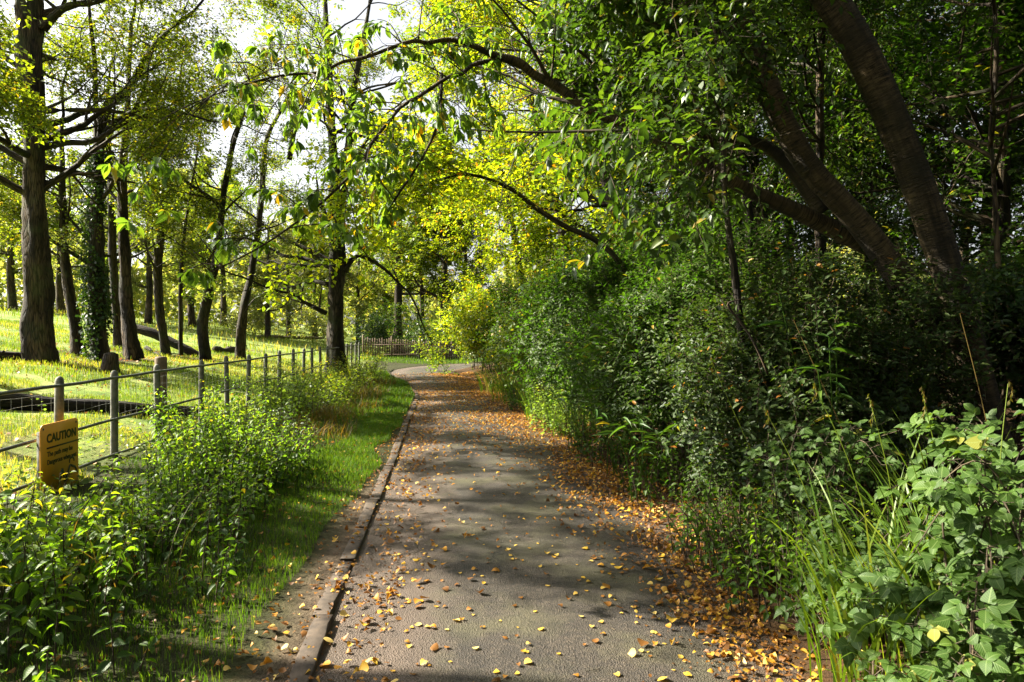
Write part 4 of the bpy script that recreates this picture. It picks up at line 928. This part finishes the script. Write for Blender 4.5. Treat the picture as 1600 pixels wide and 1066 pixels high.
# tall flowering grass stems with hanging seed heads
gs = Geo(); r = np.random.default_rng(180)
for k, (px, py, Yq, bx, by) in enumerate(((1358, 620, 3.5, 2.0, 3.45), (1270, 600, 3.9, 2.1, 3.8), (1195, 640, 3.8, 1.85, 3.7), (1440, 610, 3.6, 2.4, 3.6), (1575, 600, 3.2, 2.25, 3.1), (1110, 560, 4.6, 1.9, 4.4), (1240, 500, 4.4, 2.4, 4.2), (1500, 490, 3.8, 2.75, 3.7))):
    e = at(px, py, Yq); b = G(bx, by); root = empty('grass_stem', b, ['tall grass stem with a long hanging yellow seed head by the sedge', 'leaning grass stem between the sedge and the privet', 'grass stem bending left over the sunlit weeds', 'grass stem crossing the black shade under the cherry trunk',
            'yellow-green stem rising among the bramble leaves at the right edge', 'thin stem in front of the first privet', 'long thin stem slanting across the dark privet', 'straw-coloured dead stem slanting in front of the cherry base'][k], 'grass', 'tall grass stems')
    g = Geo(); mid = (b + e) / 2 + np.array([r.normal(0, .04), 0, .12]); g.tube(smooth_pts([b, mid, e], 12), np.linspace(.004, .002, 12), 4, False)
    me_m = 'straw' if k in (6, 7) else 'sedge'
    V = np.concatenate(g.V) - b; F = np.concatenate(g.F); T = np.concatenate(g.T)
    link('stem', build_mesh('stem', V, F, T, {'rnd': np.full(len(V), .75)}, True), M[me_m], root)
    if k < 6:
        d = nrm(e - mid); n = 26 if k in (0, 3) else 16; t = r.uniform(0, 1, n); hang = .16 if k in (0, 3) else .1
        Pq = e + np.column_stack([.02 * np.sin(t * 3), 0 * t, .02 - hang * t]); leafmesh('seed_head', Pq, np.column_stack([r.normal(0, .35, n), r.normal(0, .35, n), -np.ones(n)]), r.normal(0, 1, (n, 3)), np.full(n, .03), .3, 'd4', r, M['straw'], root)

# brambles in the right foreground: three leaflets to a leaf along arching canes
def bramble(label, c, rx, ry, h, ncane, seed, ll=.068, bias=0, nl=16, shade=None):
    r = np.random.default_rng(seed); b = G(*c); root = empty('bramble', b, label, 'bramble', 'brambles beside the path'); g = Geo(); A = []; Dv = []
    for i in range(ncane):
        a = r.uniform(0, 6.283); s = b + np.array([r.normal(0, rx * .35), r.normal(0, ry * .35), -.03]); rr = r.uniform(.5, 1.1)
        e = b + np.array([rx * rr * math.cos(a), ry * rr * math.sin(a), h * r.uniform(.1, .85)]); e[2] = max(e[2], float(gz(e[0], e[1])) + .08)
        m = s * .45 + e * .55 + np.array([0, 0, h * r.uniform(.3, .6)])
        C = smooth_pts([s, m, e], 14); g.tube(C, np.linspace(.006, .0022, 14), 5, False)
        T = nrm(np.gradient(C, axis=0))
        for q in np.linspace(3, 13, nl):
            i0 = int(q); sg = 1 if int(q * 2) % 2 else -1
            S = nrm(np.cross(T[i0], [0, 0, 1])) * sg; A.append(C[i0]); Dv.append(nrm(T[i0] * .5 + S * .8 + r.normal(0, .25, 3) + np.array([0, 0, .25])))
    A = np.array(A); Dv = np.array(Dv); n = len(A); pet = r.uniform(.035, .075, n); B = A + Dv * pet[:, None]
    g.sticks(A, B, .0018, .0014, 4)
    N = nrm(np.array([-.25, -.35, .9]) + r.normal(0, .30, (n, 3))); D = nrm(Dv - N * (Dv * N).sum(1, keepdims=True)); S = np.cross(N, D)
    L = ll * r.uniform(.5, 1.35, n); rn = np.clip(r.beta(2, 2.4, n) * .85 + bias, 0, 1); rn = np.where(r.uniform(0, 1, n) > .982, .97, rn)
    Pp = np.concatenate([B + D * .012, B, B]); DD = np.concatenate([D, D * .35 + S * .95, D * .35 - S * .95])
    NN = np.concatenate([N, N + S * .2, N - S * .2]) + r.normal(0, .10, (3 * n, 3)); LL = np.concatenate([L * 1.12, L * .9, L * .9])
    leafmesh('leaves', Pp, DD, NN, LL, .76, 'bo', r, M['leaf_bramble'], root, rnd=np.concatenate([rn] * 3), curl=.28)
    g.build('canes', M['bark_twig'], root)
for k, (c, rx, ry, h, nc, lb, ll, bi) in enumerate((
        ((2.15, 2.95), .55, .5, .98, 26, 'large-leaved bramble at the right edge of the foreground', 0.056, 0),
        ((1.78, 2.72), .42, .42, .62, 18, 'bramble with broad blue-green leaves low in the right foreground', 0.052, .02),
        ((2.65, 3.4), .6, .5, 1.05, 24, 'bramble climbing toward the cherry base', 0.052, .03),
        ((1.75, 3.35), .40, .40, .56, 16, 'bramble spilling toward the leaf-strewn path edge', 0.046, .05),
        ((1.95, 4.3), .45, .5, .95, 26, 'dim bramble under the privet', 0.044, .0),
        ((1.52, 2.30), .32, .32, .36, 18, 'low yellow-leaved bramble in the bottom right corner', 0.037, .15),
        ((2.0, 2.25), .4, .35, .62, 22, 'bramble with pale new leaves at the bottom right edge', 0.041, .12))):
    bramble(lb, c, rx, ry, h, nc, 190 + k, ll, bi)

# bamboo-like plants that stick long leaves out of the hedge
def cane_plant(label, c, h, n, seed, ll=.24):
    r = np.random.default_rng(seed); b = G(*c); root = empty('bamboo', b, label, 'bamboo', 'bamboo stalks in the hedge'); g = Geo(); A = []; D = []
    for i in range(n):
        e = b + np.array([r.normal(-.25, .2), r.normal(-.1, .2), h * r.uniform(.7, 1.05)]); C = smooth_pts([b + [r.normal(0, .1), r.normal(0, .1), -.05], (b + e) / 2 + [0, 0, .1], e], 12); g.tube(C, np.linspace(.006, .003, 12), 5, False)
        for q in range(5, 12):
            A.append(C[q]); az = r.uniform(0, 6.283); D.append((math.cos(az), math.sin(az), r.uniform(-.3, .5)))
    A = np.array(A); D = np.array(D)
    leafmesh('leaves', A, D, np.array([0, 0, 1.0]) + r.normal(0, .3, A.shape), ll * r.uniform(.6, 1.15, len(A)), .15, 'la', r, M['leaf_bamboo'], root); g.build('stalks', M['sedge'], root)
cane_plant('bamboo with long fresh leaves on the path side of the hedge', (1.15, 7.6), 1.75, 9, 211)
cane_plant('low bamboo with leaves hanging over the orange leaf carpet', (1.3, 6.4), .95, 7, 212, .2)
cane_plant('bamboo with dark long leaves below the cherry fork', (2.2, 4.6), 1.7, 4, 213, .2)
cane_plant('bamboo leaning out of the rounded green shrub', (.95, 9.3), 1.5, 8, 214, .22)
g = Geo(); r = np.random.default_rng(215); C, rad = stem_tube(g, [(1200, 585, 4), (1178, 535, 4), (1154, 500, 4), (1137, 477, 4), (1148, 470, 2), (1164, 467, 1.5)], 4.4, 16, 6, r, .08)
tag(g.build('broken_stem', M['bark_brown']), 'broken bent dead stem sticking out of the privet', 'dead stem')

# ------------------------------------------------------------------ left verge: nettles and weeds below the fence
NG = 'nettle clumps below the fence'
for k, (c, rx, ry, h, nsp, ll, lf, bi, lb) in enumerate((
        ((-2.75, 3.5), .55, .6, .72, 640, .085, 'leaf_nettle', .12, 'bright yellow-green nettle clump at the bottom left corner'),
        ((-3.1, 4.5), .6, .5, .38, 600, .078, 'leaf_nettle', .15, 'sunlit nettle clump in front of the caution sign'),
        ((-2.55, 5.4), .55, .7, .55, 780, 0.051, 'leaf_nettle', .0, 'nettle clump right of the caution sign'),
        ((-2.85, 6.7), .55, .6, .72, 840, 0.051, 'leaf_nettle', .05, 'tall leafy nettle clump against the second visible fence post'),
        ((-2.8, 7.2), .55, .7, .58, 780, 0.047, 'leaf_nettle', -.1, 'dark nettle clump spreading toward the grass verge'),
        ((-3.6, 8.1), .45, .8, .80, 460, .06, 'leaf_nettle', .0, 'nettle clump in front of the thick timber post'),
        ((-3.2, 9.0), .55, .8, .52, 460, .06, 'leaf_oak', -.05, 'shadowed weed clump on the verge below the fence'),
        ((-2.1, 4.2), .45, .5, .38, 260, .045, 'leaf_nettle', -.25, 'low dark weed clump beside the bare soil strip'),
        ((-2.1, 3.0), .5, .45, .30, 200, .045, 'leaf_nettle', -.2, 'low shadowed weed clump nearest the camera on the verge'),
        ((-3.9, 11.6), .4, .8, 1.0, 460, .065, 'leaf_nettle', .05, 'bright weed clump climbing through the middle fence rails'),
        ((-3.75, 13.4), .5, 1.0, .65, 380, .065, 'leaf_lime', .0, 'yellowing weed clump along the fence'),
        ((-4.3, 15.4), .45, 1.0, .85, 380, .07, 'leaf_lime', .1, 'pale weed clump below the bent rail'),
        ((-4.2, 18.0), .6, 1.3, .7, 380, .075, 'leaf_lime', .1, 'yellow-green weed clump before the path tree'),
        ((-4.9, 21.0), .7, 1.4, .85, 380, .085, 'leaf_lime', .15, 'yellow weed clump at the foot of the path tree'),
        ((-5.2, 24.5), .7, 1.2, .9, 300, .09, 'leaf_lime', .1, 'weed clump at the fence beyond the path tree'))):
    stem_clump('nettle_clump', lb, c, rx, ry, h, int(nsp * .15), 230 + k, lf, ll * (1.0 if ll > .07 else 1.35), 'ov' if c[1] < 9 else 'd6', bi, NG)
tuft('dry_grass_tuft', 'rusty dry grass tuft under the far end of the rail fence', (-3.5, 15.6), 260, .45, .010, 251, 'straw', spread=.30, group='dry grass tufts on the verge')
tuft('dry_grass_tuft', 'straw-coloured grass tuft behind the dark nettles', (-3.6, 10.4), 240, .45, .009, 252, 'straw', spread=.28, group='dry grass tufts on the verge')
tuft('dry_grass_tuft', 'reddish dry grass tuft near the path tree', (-3.9, 19.6), 260, .45, .012, 253, 'straw', spread=.34, group='dry grass tufts on the verge')
tuft('dry_grass_tuft', 'dry grass tuft below the middle of the rail fence', (-3.2, 12.2), 240, .38, .010, 254, 'straw', spread=.34, group='dry grass tufts on the verge')
tuft('dry_grass_tuft', 'thin dry stems in the sunlit nettles at the bottom left', (-2.5, 3.9), 40, .7, .006, 255, 'straw', spread=.3, group='dry grass tufts on the verge')

for k, (x_, y_, lb) in enumerate(((-2.75, 9.9, 'rusty dead grass tuft at the edge of the mown strip'), (-3.1, 11.3, 'brown dead grass tuft between two green weed clumps'), (-3.0, 13.6, 'fox-brown dead grass tuft by the sunlit turf'), (-3.5, 17.0, 'bleached dead grass tuft before the path tree'), (-3.05, 8.3, 'short brown grass tuft at the foot of the dark nettles'))):
    tuft('dry_grass_tuft', lb, (x_, y_), 150, .34, .009, 256 + k, 'straw', spread=.26, group='dry grass tufts on the verge', curve=(.6, 1.9), bias=.15)
# ------------------------------------------------------------------ turf and meadow grass
r = np.random.default_rng(260)
nzv = Noise3(r, 1.7)
def vok(x, y):
    d = kerb_x(y) - x; P = np.column_stack([x, y, 0 * x]); dirtw = .34 * np.clip((12 - y) / 3, .1, 1) + .12 * nzv(P)
    return (r.uniform(0, 1, len(x)) < np.clip((y - 2.2) / 2.2, .25, 1)) & (d > np.maximum(.12, dirtw * .8)) & (fence_s(x, y) < .2) & ((d < 1.15 + .35 * nzv(P * .7)) | (r.uniform(0, 1, len(x)) < .30))
A = [scatter(r, 60000, -3.9, -.9, 2.3, 7, vok, 1.2), scatter(r, 60000, -4.2, -1.1, 7, 13, vok), scatter(r, 50000, -6.5, -1.6, 13, 27, vok)]
P = np.concatenate(A); hh = np.concatenate([r.uniform(.03, .075, len(A[0])), r.uniform(.04, .09, len(A[1])), r.uniform(.06, .13, len(A[2]))])
wdt = np.concatenate([np.full(len(A[0]), .0045), np.full(len(A[1]), .007), np.full(len(A[2]), .014)])[:, None]
o = blades('verge_grass', P, hh, r.uniform(0, 6.283, len(P)), r.uniform(.3, 1.4, len(P)), wdt, 2, r, M['grass']); tag(o, 'short green grass of the verge along the kerb', None, None, 'stuff')
def mok(x, y):
    P = np.column_stack([x, y, 0 * x]); return (fence_s(x, y) > -.3) & (np.abs(x) < .80 * y + 1) & (nzv(P * .8) > -.55)
A = [scatter(r, 70000, -11, -3.5, 4, 13, mok), scatter(r, 70000, -24, -4, 13, 28, mok), scatter(r, 9000, -45, -5, 28, 55, mok)]
P = np.concatenate(A); hh = np.concatenate([r.uniform(.03, .11, len(A[0])), r.uniform(.05, .15, len(A[1])), r.uniform(.12, .35, len(A[2]))])
wdt = np.concatenate([np.full(len(A[0]), .008), np.full(len(A[1]), .016), np.full(len(A[2]), .05)])[:, None]
rn = np.clip(r.beta(2, 2, len(P)) + .22 * nzv(P * .45), 0, 1)
o = blades('meadow_grass', P, hh, r.uniform(0, 6.283, len(P)), r.uniform(.4, 1.5, len(P)), wdt, 2, r, M['meadow'], rnd=rn); tag(o, 'yellow-green sunlit meadow grass under the trees', None, None, 'stuff')
def bok(x, y): return ~in_poly(x, y) & (x > -9) & (y > 33.5)
P = scatter(r, 16000, -9, 3, 33, 42, bok); o = blades('bend_grass', P, r.uniform(.06, .15, len(P)), r.uniform(0, 6.283, len(P)), r.uniform(.3, 1.3, len(P)), .02, 2, r, M['grass']); tag(o, 'mown green grass on the outside of the bend', None, None, 'stuff')

def gok(x, y):
    P = np.column_stack([x, y, 0 * x]); f = fence_s(x, y); return (f > -1.5) & (f < 2.0) & (kerb_x(y) - x > 1.25) & (nzv(P * .55) > -.25 + .25 * np.maximum(f, 0))
P = scatter(r, 9000, -8.5, -1.7, 2.4, 20, gok, 1.1); n = len(P); hgt = r.uniform(.02, .24, n) * (.6 + .5 * nzv(P * 1.2)).clip(.3, 1.2); P[:, 2] += hgt; az = r.uniform(0, 6.283, n)
o = leafmesh('ground_ivy', P, np.column_stack([np.cos(az), np.sin(az), r.normal(0, .3, n)]), np.array([0, 0, 1.0]) + r.normal(0, .45, (n, 3)), r.uniform(.03, .075, n), .75, 'd6', r, M['leaf_nettle'], None, bias=-.05); tag(o, 'low leafy ground cover on both sides of the rail fence', None, None, 'stuff')

# ------------------------------------------------------------------ fallen leaves
r = np.random.default_rng(300)
def surf_z(x, y):
    u = (x - kerb_x(y)) / (right_x(y) - kerb_x(y)); zp = path_z(np.clip(u, 0, 1.1), y)
    return np.where((u > 0) & (u < 1.12), zp, gz(x, y))
def dens_fn(x, y):
    u = (x - kerb_x(y)) / (right_x(y) - kerb_x(y)); de = right_x(y) - x; P = np.column_stack([x, y, 0 * x]); nzl = .5 + .5 * np.clip(nzv(P * 1.3), -1, 1)
    d = .028 * np.ones_like(x)
    d += .85 * np.exp(-((de - .0) / (.26 + .055 * np.clip(y - 2, 0, 9))) ** 2) * (.35 + .65 * nzl)
    d += .13 * np.exp(-((u - .11) / .09) ** 2) * (.3 + nzl)
    d += .55 * np.clip((y - 8.5) / 6, 0, 1) * (.35 + .65 * np.clip(u * 1.6 - .2, 0, 1)) * np.clip((23 - y) / 3, 0, 1) * (u > 0) * (u < 1) * (.25 + .9 * nzl)
    d = np.where(u < 0, .045 + .10 * np.exp(u * 3) * nzl, d)
    return np.where(de < -.7, .12, d)
n = 200000; y = 2.2 + 24 * r.uniform(0, 1, n) ** 1.15; x = r.uniform(-1, 1, n) * 3.2 + (kerb_x(y) + right_x(y)) / 2
keep = (r.uniform(0, 1, n) < dens_fn(x, y) * .95) & (x > fence_s(0, y) * 0 - 3.4 - .09 * y) & (x < right_x(y) + 1.0); x, y = x[keep], y[keep]
u = (x - kerb_x(y)) / (right_x(y) - kerb_x(y))
open_ = np.where((u > .16) & (u < .80) & (y < 9.5))[0]; open_ = open_[np.argsort(y[open_])][:290]
msk = np.ones(len(x), bool); msk[open_] = False
def leafset(name, x, y, mat, label=None, rnd=None, sz=(.018, .044), tpl='d6', wr=.72, curl=.6):
    n = len(x); z = surf_z(x, y) + r.uniform(.006, .02, n); az = r.uniform(0, 6.283, n)
    D = np.column_stack([np.cos(az), np.sin(az), r.normal(0, .22, n)]); N = np.array([0, 0, 1.0]) + r.normal(0, .32, (n, 3))
    o = leafmesh(name, np.column_stack([x, y, z]), D, N, r.uniform(*sz, n), wr, tpl, r, mat, None, rnd=rnd, curl=curl); return tag(o, label, None, None, 'stuff')
xs_, ys_ = x[msk], y[msk]; sel = r.uniform(0, 1, len(xs_)) < .4
leafset('leaf_litter', xs_[sel], ys_[sel], M['litter'], 'carpet of orange and brown fallen leaves along the path edges', tpl='br', wr=.8)
leafset('narrow_leaf_litter', xs_[~sel], ys_[~sel], M['litter'], 'narrower brown and yellow fallen leaves strewn along the path', tpl='ch', wr=.55, rnd=r.beta(1.0, 1.5, int((~sel).sum())), sz=(.02, .05))
n = 9000; yb = 2.2 + 20 * r.uniform(0, 1, n) ** 1.1; lb_ = r.uniform(0, 1, n) < .86
xb = np.where(lb_, right_x(yb) + r.normal(-.02, .17 + .012 * yb, n), kerb_x(yb) + r.normal(-.02, .14, n))
leafset('leaf_crumbs', xb, yb, M['litter'], 'brown crumbled leaf bits along both edges of the path', rnd=r.beta(1, 3.2, n) * .7, sz=(.008, .024))
n = 1500; yy = r.uniform(5, 30, n); xx = fx(yy) - r.uniform(0, 1, n) ** .7 * yy * .5; tb = np.array([TB[q_] for q_ in r.integers(0, len(TB), 900)]); xx = np.concatenate([xx, tb[:, 0] + r.normal(0, .8, 900)]); yy = np.concatenate([yy, tb[:, 1] + r.normal(0, .8, 900)])
leafset('meadow_leaf_litter', xx, yy, M['litter'], 'yellow and brown leaf litter scattered on the meadow', sz=(.04, .08))
# loose leaves on the open tarmac, each its own object
def fallen_variant(k):
    rr = np.random.default_rng(400 + k); tv, tf = TPL[('br', 'ch', 'ov', 'ov')[k % 4]]; V = tv.copy(); V[:, 0] -= .45
    V[:, 1] *= rr.uniform(.65, .95); c1, c2 = rr.uniform(-1.0, 1.0), rr.uniform(-1.5, 1.2)
    V[:, 2] = c1 * V[:, 0] ** 2 + c2 * V[:, 1] ** 2 + rr.normal(0, .02, len(V)) + .2 * rr.normal() * V[:, 0] * V[:, 1] * 4; V[:, 2] -= V[:, 2].min() - .05
    col = rr.choice([.05, .2, .35, .5, .65, .75, .85, .9, .97]); loops = [i for f in tf for i in f]
    me = build_mesh('fallen_leaf', V, loops, [len(f) for f in tf], {'rnd': np.clip(np.full(len(V), col) + rr.normal(0, .03, len(V)), 0, 1), 'lu': np.column_stack([tv[:, 0], tv[:, 1], 0 * tv[:, 0]])}, True)
    me.materials.append(M['litter']); return me
vs = [fallen_variant(k) for k in range(26)]
for i in open_:
    o = bpy.data.objects.new('fallen_leaf', vs[r.integers(len(vs))]); COL.objects.link(o)
    s = r.uniform(.018, .042) if r.uniform() < .9 else r.uniform(.042, .068); o.scale = (s, s, s * r.uniform(.7, 1.2)); o.rotation_euler = (r.normal(0, .12), r.normal(0, .12), r.uniform(0, 6.28))
    o.location = (x[i], y[i], float(surf_z(np.array([x[i]]), np.array([y[i]]))[0]) + .003)
    tag(o, 'loose autumn leaf lying singly on the open tarmac', 'leaf', 'loose leaves on the tarmac')
n = 420; yl = 2.3 + 9 * r.uniform(0, 1, n) ** 1.3; xl = np.where(r.uniform(0, 1, n) < .65, right_x(yl) + r.normal(-.12, .28, n), kerb_x(yl) + r.normal(.15, .25, n))
leafset('large_leaf_litter', xl, yl, M['litter'], 'larger brown, buff and yellow leaves among the litter at the path edges', tpl='br', wr=.9, sz=(.036, .062), curl=.4, rnd=np.where(r.uniform(0, 1, n) < .45, r.uniform(0, .2, n), r.uniform(.55, 1, n)))
# small twigs and bits lying on the path
g = Geo(); n = 260; yy = 2.4 + 12 * r.uniform(0, 1, n); xx = kerb_x(yy) + (right_x(yy) - kerb_x(yy)) * np.where(r.uniform(0, 1, n) < .6, r.uniform(.02, .2, n), r.uniform(.6, 1.05, n)); az = r.uniform(0, 6.28, n); L = r.uniform(.02, .09, n)
A = np.column_stack([xx, yy, surf_z(xx, yy) + .006]); g.sticks(A, A + np.column_stack([np.cos(az) * L, np.sin(az) * L, r.uniform(0, .008, n)]), .0022, .0012, 4)
tag(g.build('twig_litter', M['bark_twig']), 'small broken twigs strewn over the path', None, None, 'stuff')
